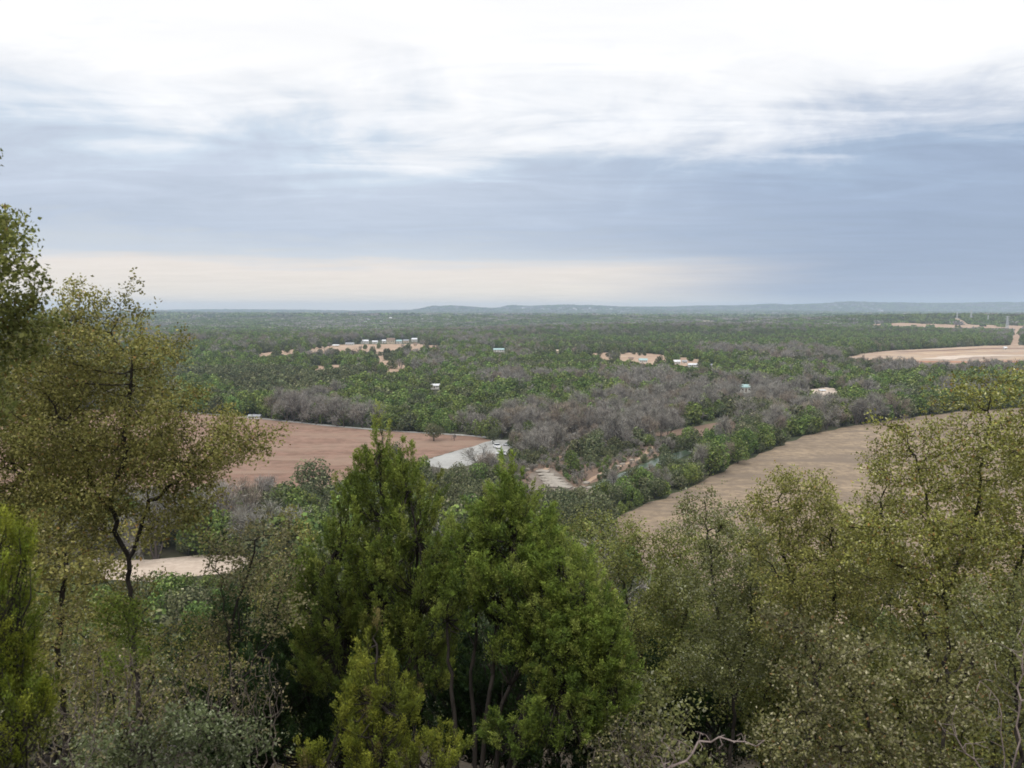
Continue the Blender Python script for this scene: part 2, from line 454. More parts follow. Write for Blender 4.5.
C1 = [(256, 354), (300, 349), (342, 345), (420, 344), (446, 347), (424, 352), (392, 352), (340, 353), (300, 355), (258, 358)]
C2 = [(300, 367), (345, 365), (346, 371), (300, 372)]
C3 = [(376, 353), (382, 353), (385, 361), (409, 361), (409, 370), (392, 375), (368, 375), (362, 371), (376, 367)]
C4 = [(580, 355), (600, 353), (640, 353), (668, 356), (700, 360), (704, 366), (670, 367), (640, 364), (605, 361)]
QUARRY = [(835, 361), (862, 354), (890, 351), (930, 349), (985, 346), (1200, 344), (1200, 366), (1000, 368), (930, 368), (880, 364)]
C6 = [(806, 391), (822, 388), (838, 389), (846, 395), (830, 400), (812, 399)]
C7 = [(640, 436), (720, 422), (735, 420), (738, 427), (716, 432), (700, 437)]
STRIP = [(860, 325), (900, 323), (960, 325), (1060, 326), (1060, 329), (960, 329), (900, 327)]
FARF = [(690, 321), (745, 320), (748, 322), (694, 323)]
CUT = [(1008, 351), (1011, 330), (1023, 327), (1023, 351)]
CUT2 = [(952, 317.5), (962, 317.5), (975, 328), (965, 328)]
LAWN = [(798, 392), (808, 391), (818, 399), (800, 402)]
MEADOW = [(700, 420), (722, 416), (736, 421), (722, 428), (704, 431)]

def outline_pts(poly, seg=6, jit=0.12):
    P = [ground_at(*p)[:2] for p in poly]
    out = []
    n = len(P)
    r2 = np.random.default_rng(int(abs(poly[0][0])) + 5)
    for k in range(n):
        a, b = P[k], P[(k + 1) % n]
        L = np.linalg.norm(b - a); nn = np.array([-(b - a)[1], (b - a)[0]]) / max(L, 1e-6)
        for s in range(seg):
            q = a + (b - a) * s / seg
            if s: q = q + nn * r2.normal() * min(jit * L / seg, 1.2)
            out.append(q)
    return np.array(out)

def flat_sheet(name, poly, mat, z, **kw):
    P = outline_pts(poly, **kw)
    me = bpy.data.meshes.new(name)
    me.from_pydata([(p[0], p[1], z) for p in P], [], [list(range(len(P)))])
    me.materials.append(mat); me.update()
    if me.polygons[0].normal.z < 0: me.flip_normals()
    return tag(link(name, me), kind='structure')

def drape_sheet(name, poly, mat, dz):
    """a sheet that follows rising ground: grid cells inside the outline"""
    P = outline_pts(poly, 4, .05)
    x0, y0 = P.min(0); x1, y1 = P.max(0)
    nx = int(min(140, max(8, (x1 - x0) / 6))); ny = int(min(140, max(8, (y1 - y0) / 6)))
    xs, ys = np.linspace(x0, x1, nx + 1), np.linspace(y0, y1, ny + 1)
    XX, YY = np.meshgrid(xs, ys)
    cx, cy = (XX[:-1, :-1] + XX[1:, 1:]) / 2, (YY[:-1, :-1] + YY[1:, 1:]) / 2
    ins = inpoly(cx, cy, [tuple(p) for p in P])
    V = np.stack([XX, YY, height(XX, YY) + dz], -1).reshape(-1, 3)
    ii, jj = np.nonzero(ins)
    b = ii * (nx + 1) + jj
    F = np.stack([b, b + 1, b + nx + 2, b + nx + 1], -1)
    if not len(F): return None
    used, inv = np.unique(F, return_inverse=True)
    return tag(link(name, np_mesh(name, V[used], inv.reshape(-1, 4), smooth=True, mats=[mat])), kind='structure')

flat_sheet('red_field', RED, M['red_field'], .05)
flat_sheet('tan_field', TAN, M['tan_field'], .05)
flat_sheet('parking_lot', LOT, M['concrete'], .07)
flat_sheet('dirt_clearing', PALE, M['pale_dirt'], .05)
flat_sheet('river_bank', BANK, M['bank'], .03)
flat_sheet('ledge_ground', LEDGE, M['ledge_ground'], .045)
flat_sheet('river', RIVER, M['river_water'], .06)
flat_sheet('dirt_patch', C7, M['bank'], .05)
flat_sheet('meadow', MEADOW, M['grass_green'], .04)
for nm, pl, mt in (('village_clearing', C1, 'clearing'), ('dirt_clearing', C2, 'clearing'), ('dirt_clearing', C3, 'clearing'), ('dirt_clearing', C4, 'clearing'),
                   ('quarry_ground', QUARRY, 'quarry'), ('dirt_clearing', C6, 'pale_dirt'), ('far_clearing', STRIP, 'clearing'), ('far_clearing', FARF, 'pale_dirt'), ('lawn', LAWN, 'grass_green')):
    drape_sheet(nm, pl, M[mt], .5)

def ribbon(name, pts, width, mat, z, drape=False):
    P = np.array([ground_at(*p)[:2] if len(p) == 2 else p[:2] for p in pts])
    Q = []
    for k in range(len(P) - 1):
        for s in np.linspace(0, 1, 8, endpoint=False): Q.append(P[k] + (P[k + 1] - P[k]) * s)
    Q.append(P[-1]); Q = np.array(Q)
    for _ in range(6): Q[1:-1] = (Q[:-2] + Q[1:-1] * 2 + Q[2:]) / 4
    T = np.gradient(Q, axis=0); T /= np.linalg.norm(T, axis=1)[:, None]
    Nn = np.stack([-T[:, 1], T[:, 0]], -1)
    ww = width / 2 * (1 + .15 * np.sin(np.arange(len(Q)) * 1.3))
    A_, B_ = Q + Nn * ww[:, None], Q - Nn * ww[:, None]
    zz = (lambda q: height(q[:, 0], q[:, 1]) + z) if drape else (lambda q: np.full(len(q), z))
    V = np.vstack([np.column_stack([A_, zz(A_)]), np.column_stack([B_, zz(B_)])])
    n = len(Q); k = np.arange(n - 1)
    F = np.stack([k, k + n, k + n + 1, k + 1], -1)
    return tag(link(name, np_mesh(name, V, F, smooth=True, mats=[mat])), kind='structure')

ribbon('gravel_road', [(150, 409), (262, 418.5), (330, 426), (400, 431.5), (470, 435.5), (500, 439)], 3.5, M['concrete'], .09)
ribbon('trail', [(585, 484), (597, 476), (612, 469), (626, 464), (640, 459), (648, 452), (652, 446)], 1.7, M['clearing'], .08)
ribbon('trail', [(545, 470), (556, 460), (566, 452), (572, 444)], 1.7, M['clearing'], .08)
ribbon('dirt_track', [(1013, 347), (1015, 340), (1017, 334), (1018, 329)], 13, M['clearing'], .7, True)
ribbon('dirt_track', [(955, 318.5), (960, 321), (966, 324), (972, 326)], 16, M['clearing'], .7, True)
ribbon('dirt_track', [(1004, 326), (992, 328), (1003, 331), (1012, 333)], 12, M['clearing'], .7, True)

ribbon('soil_band', [(935, 360), (960, 357), (1000, 356), (1060, 357)], 30, M['pale_dirt'], .8, True)  # bands of pale and reddish soil that vary the quarry's ground colour
ribbon('soil_band', [(900, 352), (940, 351), (985, 349), (1060, 348)], 22, M['red_field'], .7, True)
ribbon('soil_band', [(850, 361), (900, 362), (960, 362.5), (1060, 362)], 26, M['red_soil'], .7, True)

# ------------------------------------------------------------------ haze
hz = Geo(); hz.box((0, 0, 73), (31000, 31000, 158))     # bottom z=-6 -> moved to one metre below the lowest ground
zmin = float(gz.min()) - 1
for q in hz.v:
    q[q[:, 2] < 0, 2] = zmin
m, N = mat_new('haze')
pv = N.n('ShaderNodeVolumePrincipled')
pv.inputs['Color'].default_value = (.60, .73, .92, 1)
pv.inputs['Density'].default_value = 0.00008
pv.inputs['Anisotropy'].default_value = 0.0
o_ = N.n('ShaderNodeOutputMaterial'); N.link(pv.outputs[0], o_.inputs['Volume'])
tag(hz.build('haze', m), 'pale blue air over the valley', 'haze', kind='stuff')

# ------------------------------------------------------------------ plant building
def unit(v): return v / np.maximum(np.linalg.norm(v, axis=-1, keepdims=True), 1e-9)

def tubes(P0, P1, r0, r1, sides):
    d = unit(P1 - P0)
    ref = np.where(np.abs(d[:, 2:3]) < .9, np.array([[0, 0, 1.]]), np.array([[1., 0, 0]]))
    a = unit(np.cross(d, ref)); b = np.cross(d, a)
    an = np.arange(sides) * 2 * math.pi / sides
    ring = np.cos(an)[None, :, None] * a[:, None] + np.sin(an)[None, :, None] * b[:, None]
    V = np.concatenate([P0[:, None] + ring * r0[:, None, None], P1[:, None] + ring * r1[:, None, None]], 1)
    n = len(P0); base = (np.arange(n) * 2 * sides)[:, None]
    k = np.arange(sides)[None]; k2 = (k + 1) % sides
    F = np.stack([base + k, base + k2, base + sides + k2, base + sides + k], -1).reshape(-1, 4)
    return V.reshape(-1, 3), F

def join(parts):
    V, F, n = [], [], 0
    for v, f in parts:
        if len(v): V.append(v); F.append(f + n); n += len(v)
    return np.vstack(V), np.vstack(F)

def sample_blobs(blobs, n, g, shell=0.5):
    """blobs: (cx,cy,cz,rx,ry,rz); points spread through their union, denser towards the outside"""
    vol = np.array([(b[3] * b[4] * b[5]) ** .8 for b in blobs]); vol /= vol.sum()
    k = g.choice(len(blobs), n, p=vol)
    d = unit(g.normal(size=(n, 3)))
    r = g.random(n) ** (1 / (3 + 3 * shell))
    B = np.array(blobs)[k]
    return B[:, :3] + d * r[:, None] * B[:, 3:6]

def clustered(blobs, n, g, shell, m_, rx, rz, bound=.9):
    """points gathered in m_ small plumes, with gaps between them"""
    c = sample_blobs([tuple(b[:3]) + (b[3] * bound, b[4] * bound, b[5] * bound) for b in blobs], m_, g, shell)
    k = g.integers(0, m_, n)
    d = unit(g.normal(size=(n, 3))) * (g.random((n, 1)) ** .5)
    sz = g.uniform(.6, 1.25, m_)[k][:, None]
    return c[k] + d * np.array([rx, rx, rz]) * sz

def grow(attr, starts, g, step=.16, kill=.22, iters=90, up=.0, wob=.22, maxn=9000):
    """space colonisation; starts: polylines (lists of points) for the stems"""
    P = np.zeros((maxn, 3)); par = np.full(maxn, -1); n = 0
    for pl in starts:
        pl = np.array(pl, float)
        prev = -1
        for a, b in zip(pl[:-1], pl[1:]):
            L = np.linalg.norm(b - a); m_ = max(1, int(L / step))
            for s in range(m_ + (0)):
                P[n] = a + (b - a) * s / m_ + (g.normal(size=3) * .02 if prev >= 0 else 0)
                par[n] = prev; prev = n; n += 1
        P[n] = pl[-1]; par[n] = prev; n += 1
    A = attr.copy()
    D = np.linalg.norm(A[:, None] - P[None, :n], axis=2)
    ni = D.argmin(1); nd = D.min(1)
    for _ in range(iters):
        if not len(A) or n > maxn - 1500: break
        vec = unit(A - P[ni])
        S_ = np.zeros((n, 3)); np.add.at(S_, ni, vec)
        idx = np.unique(ni)
        d = unit(unit(S_[idx]) + np.array([0, 0, up]) + g.normal(size=(len(idx), 3)) * wob)
        new = P[idx] + d * step
        m_ = len(new)
        if n + m_ >= maxn: break
        P[n:n + m_] = new; par[n:n + m_] = idx
        D = np.linalg.norm(A[:, None] - new[None], axis=2)
        j = D.argmin(1); dj = D[np.arange(len(A)), j]
        better = dj < nd
        ni = np.where(better, n + j, ni); nd = np.where(better, dj, nd)
        n += m_
        keep = nd > kill
        A, ni, nd = A[keep], ni[keep], nd[keep]
    return P[:n], par[:n]

def radii(par, tip, expo=2.15):
    n = len(par); acc = np.zeros(n)
    for k in range(n - 1, -1, -1):
        if acc[k] == 0: acc[k] = tip ** expo
        if par[k] >= 0: acc[par[k]] += acc[k]
    return acc ** (1 / expo)

def skeleton_mesh(P, par, r, min_r=0.0):
    k = np.nonzero((par >= 0) & (r >= min_r))[0]
    p0, p1 = P[par[k]], P[k]
    r1 = r[k]; r0 = np.minimum(r[par[k]], r1 * 1.35)
    thick = r1 > .022
    return join([tubes(p0[thick], p1[thick], r0[thick], r1[thick], 7) if thick.any() else (np.zeros((0, 3)), np.zeros((0, 4), int)),
                 tubes(p0[~thick], p1[~thick], r0[~thick], r1[~thick], 3)])

def leaf_quads(cen, axis, L, W, g, flat=.0):
    """diamond leaves: centre, long axis, length, width"""
    n = len(cen)
    nrm = unit(g.normal(size=(n, 3)) + np.array([0, 0, flat]))
    side = unit(np.cross(axis, nrm))
    L = L[:, None] / 2; W = W[:, None] / 2
    fold = np.cross(axis, side) * W * .5
    V = np.stack([cen - axis * L, cen + side * W + fold - axis * L * .1, cen + axis * L, cen - side * W + fold - axis * L * .1], 1).reshape(-1, 3)
    F = np.arange(4 * n).reshape(n, 4)
    return V, F

def pick_cols(n, g, pal, w):
    pal = np.array(pal); w = np.array(w, float); w /= w.sum()
    k = g.choice(len(pal), n, p=w)
    return pal[k] * (1 + .15 * g.normal(size=(n, 1))).clip(.5, 1.5)

OAK = ([(.19, .20, .052), (.135, .155, .045), (.245, .248, .08), (.30, .295, .15), (.22, .14, .05)], [42, 26, 24, 5, 2])
OAK_WARM = ([(.225, .218, .06), (.165, .172, .05), (.285, .268, .09), (.34, .31, .16), (.26, .17, .06)], [38, 25, 24, 5, 3])
OAK_GREY = ([(.165, .18, .062), (.12, .14, .05), (.225, .235, .10), (.33, .34, .23)], [38, 28, 22, 12])
JUN = ([(.135, .182, .032), (.095, .135, .026), (.18, .222, .042), (.215, .245, .055)], [36, 24, 26, 14])
JUN_YEL = ([(.14, .17, .016), (.10, .135, .015), (.19, .21, .022), (.15, .13, .04)], [36, 26, 30, 4])
JUN_DARK = ([(.028, .055, .014), (.02, .04, .012), (.045, .075, .018)], [45, 35, 20])
DRY = ([(.20, .175, .085), (.15, .135, .065), (.14, .155, .055), (.26, .23, .14)], [35, 30, 20, 15])

def clump_shade(P, g, amt=.3, size=.55):
    q = np.floor(P / size + g.random(3) * 5).astype(int)
    h = (q[:, 0] * 73856093 ^ q[:, 1] * 19349663 ^ q[:, 2] * 83492791) % 1000 / 1000.0
    return 1 + amt * (h - .5) * 2

def foliage_oak(P, par, r, g, per, Ls=.045, spread=.10, thr=.009, pal=OAK, keep=1.0):
    k = np.nonzero((r < thr) & (par >= 0))[0]
    if keep < 1: k = k[g.random(len(k)) < keep]
    # leaves sit in tufts along each fine twig
    ntuft = max(1, int(per // 6))
    kt = np.repeat(k, ntuft)
    tuft = P[kt] + g.normal(size=(len(kt), 3)) * spread * .72
    ii = np.repeat(np.arange(len(kt)), 6 if per >= 6 else per); k = kt[ii]
    n = len(k)
    cen = tuft[ii] + g.normal(size=(n, 3)) * Ls * .9
    axis = unit(g.normal(size=(n, 3)) + unit(P[k] - P[par[k]]) * .7 + np.array([0, 0, .25]))
    L = Ls * g.uniform(.65, 1.35, n)
    V, F = leaf_quads(cen, axis, L, L * g.uniform(.5, .75, n), g, .7)
    c = pick_cols(n, g, *pal) * clump_shade(cen, g)[:, None]
    return V, F, np.repeat(c, 4, 0)

def foliage_juniper(P, par, r, g, sprays, per=11, length=.24, thr=.012, pal=JUN, up=.6, q=(.05, .014)):
    k = np.nonzero((r < thr) & (par >= 0))[0]
    k = np.repeat(k, sprays); m_ = len(k)
    ax = unit(unit(P[k] - P[par[k]]) * .8 + g.normal(size=(m_, 3)) * .45 + np.array([0, 0, up]))
    Ln = length * g.uniform(.5, 1.25, m_)
    org = P[k] + g.normal(size=(m_, 3)) * .04
    kk = np.repeat(np.arange(m_), per); n = len(kk)
    tt = g.random(n)
    rad_ = (.045 * np.sin(np.pi * (tt * .8 + .15)))[:, None]
    off = g.normal(size=(n, 3)); off -= (off * ax[kk]).sum(1, keepdims=True) * ax[kk]; off = unit(off)
    cen = org[kk] + ax[kk] * (tt * Ln[kk])[:, None] + off * rad_ * g.random((n, 1))
    axis = unit(ax[kk] + off * .6 + g.normal(size=(n, 3)) * .15)
    V, F = leaf_quads(cen, axis, q[0] * g.uniform(.6, 1.4, n), np.full(n, q[1]) * g.uniform(.7, 1.3, n), g)
    base = pick_cols(m_, g, *pal)[kk] * (.72 + .5 * tt[:, None]) * (1 + .15 * g.normal(size=(n, 1))).clip(.5, 1.6)
    return V, F, np.repeat(base * clump_shade(cen, g, .2, .5)[:, None], 4, 0)

def make_plant(name, label, cat, base, blobs, starts, kind, seed, n_attr=1500, group=None, step=.16, kill=.22, up=.0, tip=.0035,
               per=8, pal=None, leafsize=.045, spread=.10, bark='bark', shell=.5, wob=.22, length=.24, thr=None, q=(.05, .014), keep=1.0, sprays=2, iters=90, maxn=9000):
    g = np.random.default_rng(seed)
    if kind == 'juniper': attr = clustered(blobs, n_attr, g, 1.5, int(n_attr / 22), step * 1.75, step * 4.6)
    elif kind == 'oak': attr = np.vstack([clustered(blobs, int(n_attr * .9), g, shell, int(n_attr / 34), step * 2.5, step * 1.7), sample_blobs(blobs, int(n_attr * .1), g, shell)])
    else: attr = sample_blobs(blobs, n_attr, g, shell)
    base = np.array(base, float)
    P, par = grow(attr, starts, g, step, kill, iters, up, wob, maxn)
    r = radii(par, tip)
    P = P - base
    root = thing(name, base, label, cat, group)
    V, F = skeleton_mesh(P, par, r)
    link('trunk' if kind != 'bare' else 'branches', np_mesh(name + '_wood', V, F, smooth=True, mats=[M[bark]]), root)
    if kind == 'oak':
        V, F, c = foliage_oak(P, par, r, g, per, leafsize, spread, thr or .0085, pal or OAK, keep)
        link('crown', np_mesh(name + '_crown', V, F, c, mats=[M['oak_leaf']]), root)
    elif kind == 'juniper':
        V, F, c = foliage_juniper(P, par, r, g, sprays, per, length, thr or .009, pal or JUN, q=q)
        link('crown', np_mesh(name + '_crown', V, F, c, mats=[M['juniper_leaf']]), root)
    elif kind == 'bare' and per:
        V, F, c = foliage_oak(P, par, r, g, per, leafsize, spread, thr or .006, pal or DRY, keep)
        link('leaves', np_mesh(name + '_leaves', V, F, c, mats=[M['oak_leaf']]), root)
    return root

def stem_point(stems, p, low):
    """a point on the nearest stem, somewhat below p"""
    best = None
    for pl in stems:
        pl = np.array(pl, float)
        for a, b in zip(pl[:-1], pl[1:]):
            for t in (0, .25, .5, .75, 1):
                q = a + (b - a) * t
                if q[2] > p[2] - low * .5 and t < 1: continue
                d = np.linalg.norm((q - p) * np.array([1, 1, .45]))
                if best is None or d < best[0]: best = (d, q)
    return best[1] if best else np.array(stems[0][0], float)

def make_juniper(name, label, cat, base, blobs, stems, seed, n_plume=200, L=.6, W=.15, per=330, pal=None, q=(.042, .013), lean=.45, group=None, r_stem=.07, tips=(), dead=60, shell=2.2):
    """stems, rising limbs, and feathery plumes that point up and outward"""
    g = np.random.default_rng(seed); pal = pal or JUN
    base = np.array(base, float)
    C_ = sample_blobs([tuple(b[:3]) + (b[3] * .85, b[4] * .85, b[5] * .85) for b in blobs], n_plume, g, shell)
    T_ = np.array([list(t) for t in tips]) if len(tips) else np.zeros((0, 3))
    C_ = np.vstack([C_, T_ - np.array([0, 0, L * .55])]) if len(T_) else C_
    n = len(C_)
    roots = np.array([stem_point(stems, c, L) for c in C_])
    out_ = C_ - roots; out_[:, 2] = 0
    out_ = out_ / np.maximum(np.linalg.norm(out_, axis=1, keepdims=True), .35)
    ax = unit(np.array([0, 0, 1.0]) + out_ * lean + g.normal(size=(n, 3)) * .16)
    if len(T_): ax[-len(T_):] = unit(np.array([0, 0, 1.0]) + g.normal(size=(len(T_), 3)) * .07)
    ln = L * g.uniform(.6, 1.3, n); wd = W * g.uniform(.7, 1.35, n)
    # wood
    P0, P1, r0, r1 = [], [], [], []
    for pl in stems:
        pl = [np.array(p, float) for p in pl]
        m_ = len(pl) - 1; Q = []
        for a, b in zip(pl[:-1], pl[1:]):
            for s in range(5): Q.append(a + (b - a) * s / 5 + (g.normal(size=3) * .018))
        Q.append(pl[-1]); k = len(Q) - 1
        for i_ in range(k):
            P0.append(Q[i_]); P1.append(Q[i_ + 1]); r0.append(r_stem * (1 - .85 * i_ / k)); r1.append(r_stem * (1 - .85 * (i_ + 1) / k))
    for c, rt, a_, l_ in zip(C_, roots, ax, ln):
        mid = (c + rt) / 2 - np.array([0, 0, .12 * np.linalg.norm(c - rt)]) + g.normal(size=3) * .03
        rr = .006 + .006 * np.linalg.norm(c - rt)
        P0 += [rt, mid, c]; P1 += [mid, c, c + a_ * l_ * .8]; r0 += [rr * 1.5, rr, rr * .5]; r1 += [rr, rr * .5, .002]
    for _ in range(dead):                                     # dead inner twigs
        c = C_[g.integers(n)]; rt = stem_point(stems, c - [0, 0, g.uniform(.2, 1.2)], 0.1)
        e = rt + (c - rt) * g.uniform(.3, .9) + np.array([0, 0, -g.uniform(.1, .6)])
        P0.append(rt); P1.append(e); r0.append(.008); r1.append(.002)
        for _ in range(4):
            s = rt + (e - rt) * g.uniform(.3, 1); P0.append(s); P1.append(s + g.normal(size=3) * .13); r0.append(.004); r1.append(.0015)
    V, F = tubes(np.array(P0) - base, np.array(P1) - base, np.array(r0), np.array(r1), 6)
    root = thing(name, base, label, cat, group)
    link('trunk', np_mesh(name + '_wood', V, F, smooth=True, mats=[M['bark']]), root)
    # plumes: side sprays round an axis, shorter towards the tip
    ns = 13
    k = np.repeat(np.arange(n), ns); m_ = len(k)
    tt = g.random(m_) ** .9
    rnd = g.normal(size=(m_, 3)); rnd -= (rnd * ax[k]).sum(1, keepdims=True) * ax[k]; rnd = unit(rnd)
    s0 = C_[k] + ax[k] * (tt * ln[k])[:, None]
    sl_ = (wd[k] * 1.9 * (1.05 - .72 * tt)) * g.uniform(.7, 1.2, m_)
    sa = unit(ax[k] * 1.0 + rnd * (.85 - .35 * tt)[:, None])
    pq = max(4, per // ns)
    kk = np.repeat(np.arange(m_), pq); nn = len(kk)
    u = g.random(nn)
    off = g.normal(size=(nn, 3)) * .016
    cen = s0[kk] + sa[kk] * (u * sl_[kk])[:, None] + off
    a2 = unit(sa[kk] + g.normal(size=(nn, 3)) * .38)
    V, F = leaf_quads(cen - base, a2, q[0] * g.uniform(.6, 1.4, nn), np.full(nn, q[1]) * g.uniform(.7, 1.3, nn), g)
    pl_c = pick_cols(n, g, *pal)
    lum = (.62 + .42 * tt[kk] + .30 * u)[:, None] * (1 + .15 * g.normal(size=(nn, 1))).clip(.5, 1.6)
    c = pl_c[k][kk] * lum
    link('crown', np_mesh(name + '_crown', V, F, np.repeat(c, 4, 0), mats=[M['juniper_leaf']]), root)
    return root

def PB(px, py, Yd, rx, rz, ry=None):
    """a crown lobe at depth Yd metres, rx / rz its half sizes as they look, ry its half depth in metres"""
    p = at(px, py, Yd); s = Yd / F_PX
    return (p[0], p[1], p[2], rx * s, ry if ry else (rx + rz) / 2 * s, rz * s)

def G(px, Yd):
    x = (px - 512) / F_PX * Yd
    return np.array([x, Yd, float(height(x, Yd)) - .05])

# ------------------------------------------------------------------ valley trees: one of each build, then copies
_grid = np.random.default_rng(5).random((256, 256))
def vnoise(x, y, s):
    x = np.asarray(x) / s + 100; y = np.asarray(y) / s + 100
    xi, yi = np.floor(x).astype(int), np.floor(y).astype(int)
    fx, fy = x - xi, y - yi
    fx, fy = fx * fx * (3 - 2 * fx), fy * fy * (3 - 2 * fy)
    G_ = lambda a, b: _grid[a % 256, b % 256]
    return (G_(xi, yi) * (1 - fx) + G_(xi + 1, yi) * fx) * (1 - fy) + (G_(xi, yi + 1) * (1 - fx) + G_(xi + 1, yi + 1) * fx) * fy

def crown_mesh(name, g, w_, h_, z0, nface, fs, pal, lobes=8, mat='wood_leaf', out=.8):
    bl = [(0, 0, z0 + (h_ - z0) * .45, w_ * .36, w_ * .36, (h_ - z0) * .46)]
    for _ in range(lobes):
        a = g.random() * 6.28; e = g.random()
        rr = w_ * .27 * (1 - .5 * e) * g.uniform(.7, 1.2)
        s_ = w_ * g.uniform(.16, .27)
        bl.append((math.cos(a) * rr * 1.25, math.sin(a) * rr * 1.25, z0 + (h_ - z0) * (.18 + .62 * e), s_, s_, s_ * .95))
    B = np.array(bl)
    vol = (B[:, 3] * B[:, 5]); vol /= vol.sum()
    k = g.choice(len(B), nface, p=vol)
    d = unit(g.normal(size=(nface, 3)))
    rad_ = g.uniform(.72, 1.08, nface)
    cen = B[k, :3] + d * rad_[:, None] * B[k, 3:6]
    cen[:, 2] = np.maximum(cen[:, 2], z0 * .6)
    nrm = unit(d * out + g.normal(size=(nface, 3)) * .5)
    ax = unit(np.cross(nrm, g.normal(size=(nface, 3)))); sd_ = np.cross(nrm, ax)
    L = (fs * g.uniform(.6, 1.4, nface))[:, None] / 2
    V = np.stack([cen - ax * L, cen + sd_ * L * .75, cen + ax * L, cen - sd_ * L * .75], 1).reshape(-1, 3)
    F = np.arange(4 * nface).reshape(-1, 4)
    lobe_tint = 1 + .22 * g.normal(size=len(B))
    c = pick_cols(nface, g, *pal) * lobe_tint[k].clip(.6, 1.4)[:, None]
    return np_mesh(name, V, F, np.repeat(c, 4, 0), mats=[M[mat]])

def trunk_mesh(name, g, h_, r_, limbs=5, pal=(.06, .05, .045), mat='bark'):
    P0, P1, r0, r1 = [], [], [], []
    def seg(a, b, ra, rb): P0.append(a); P1.append(b); r0.append(ra); r1.append(rb)
    p = np.array([0, 0, -.3]); top = h_ * .55; n = 4
    for s in range(n):
        q = p + np.array([g.normal() * .12, g.normal() * .12, (top + .3) / n])
        seg(p, q, r_ * (1 - .15 * s), r_ * (1 - .15 * (s + 1)))
        if s >= 1:
            for _ in range(limbs // 2 + 1):
                a = g.random() * 6.28; e = q + np.array([math.cos(a) * h_ * .22, math.sin(a) * h_ * .22, h_ * .2]) * g.uniform(.7, 1.2)
                seg(q, e, r_ * .4, r_ * .12)
        p = q
    V, F = tubes(np.array(P0), np.array(P1), np.array(r0), np.array(r1), 6)
    return np_mesh(name, V, F, np.tile(pal, (len(V), 1)), smooth=True, mats=[M[mat]])

def bare_mesh(name, g, w_, h_, ntw, wid, pal, depth=4):
    """trunk, forking limbs and a haze of fine twigs"""
    segs, tips = [], []
    def rec(p, d, L, r_, dep):
        q = p + d * L
        segs.append((p, q, r_, r_ * .7))
        if dep == 0:
            tips.append((q, d)); return
        for _ in range(int(g.integers(2, 4))):
            nd = unit(d + g.normal(size=3) * .55 + np.array([0, 0, .12]))
            rec(q, nd, L * g.uniform(.6, .85), r_ * .62, dep - 1)
        if dep < depth: tips.append((p + d * L * .6, d))
    for _ in range(int(g.integers(2, 5))):
        rec(np.array([g.normal() * .1, g.normal() * .1, -.3]), unit(np.array([g.normal() * .33, g.normal() * .33, 1.0])), h_ * .28, h_ * .02, depth)
    P0 = np.array([s[0] for s in segs]); P1 = np.array([s[1] for s in segs])
    sc_ = h_ * .9 / P1[:, 2].max(); sw = w_ * .45 / np.percentile(np.abs(P1[:, :2]), 97)
    K = np.array([sw, sw, sc_])
    V, F = tubes(P0 * K, P1 * K, np.array([s[2] for s in segs]), np.array([s[3] for s in segs]), 4)
    tp = np.array([t_[0] for t_ in tips]) * K; td = np.array([t_[1] for t_ in tips])
    k = g.integers(0, len(tp), ntw)
    ax = unit(td[k] + g.normal(size=(ntw, 3)) * .6 + np.array([0, 0, .15]))
    L = h_ * g.uniform(.07, .2, ntw)
    cen = tp[k] + ax * L[:, None] * .45 + g.normal(size=(ntw, 3)) * h_ * .03
    V2, F2 = leaf_quads(cen, ax, L, np.full(ntw, wid) * g.uniform(.6, 1.5, ntw), g)
    c1 = np.tile((.085, .072, .066), (len(V), 1)); c2 = np.repeat(pick_cols(ntw, g, *pal), 4, 0)
    return np_mesh(name + '_limbs', V, F, c1, mats=[M['bare_twig']]), np_mesh(name + '_twigs', V2, F2, c2, mats=[M['bare_twig']])

P_JUN = ([(.118, .168, .046), (.08, .118, .036), (.165, .215, .056), (.195, .218, .09)], [38, 26, 26, 10])
P_OLV = ([(.10, .115, .055), (.068, .082, .042), (.14, .15, .075), (.19, .185, .115)], [38, 28, 24, 10])
P_BARE = ([(.255, .24, .212), (.185, .172, .152), (.33, .312, .28), (.225, .195, .155)], [40, 25, 25, 10])
P_BROWN = ([(.24, .20, .155), (.17, .14, .11), (.31, .265, .21)], [40, 30, 30])

def join_meshes(name, a, b):
    """one prototype mesh out of two, both materials kept"""
    va, vb = len(a.vertices), len(b.vertices)
    VA = np.empty(va * 3, np.float32); a.vertices.foreach_get('co', VA); VB = np.empty(vb * 3, np.float32); b.vertices.foreach_get('co', VB)
    def polys(me):
        q = np.empty(len(me.loops), np.int32); me.loops.foreach_get('vertex_index', q); return q.reshape(-1, 4)
    def cols(me):
        q = np.empty(len(me.vertices) * 4, np.float32); me.color_attributes['col'].data.foreach_get('color', q); return q.reshape(-1, 4)[:, :3]
    return np_mesh(name, np.vstack([VA.reshape(-1, 3), VB.reshape(-1, 3)]), np.vstack([polys(a), polys(b) + va]), np.vstack([cols(a), cols(b)]), mats=[M['wood_leaf'] if 'crown' in b.name else M['bare_twig']])

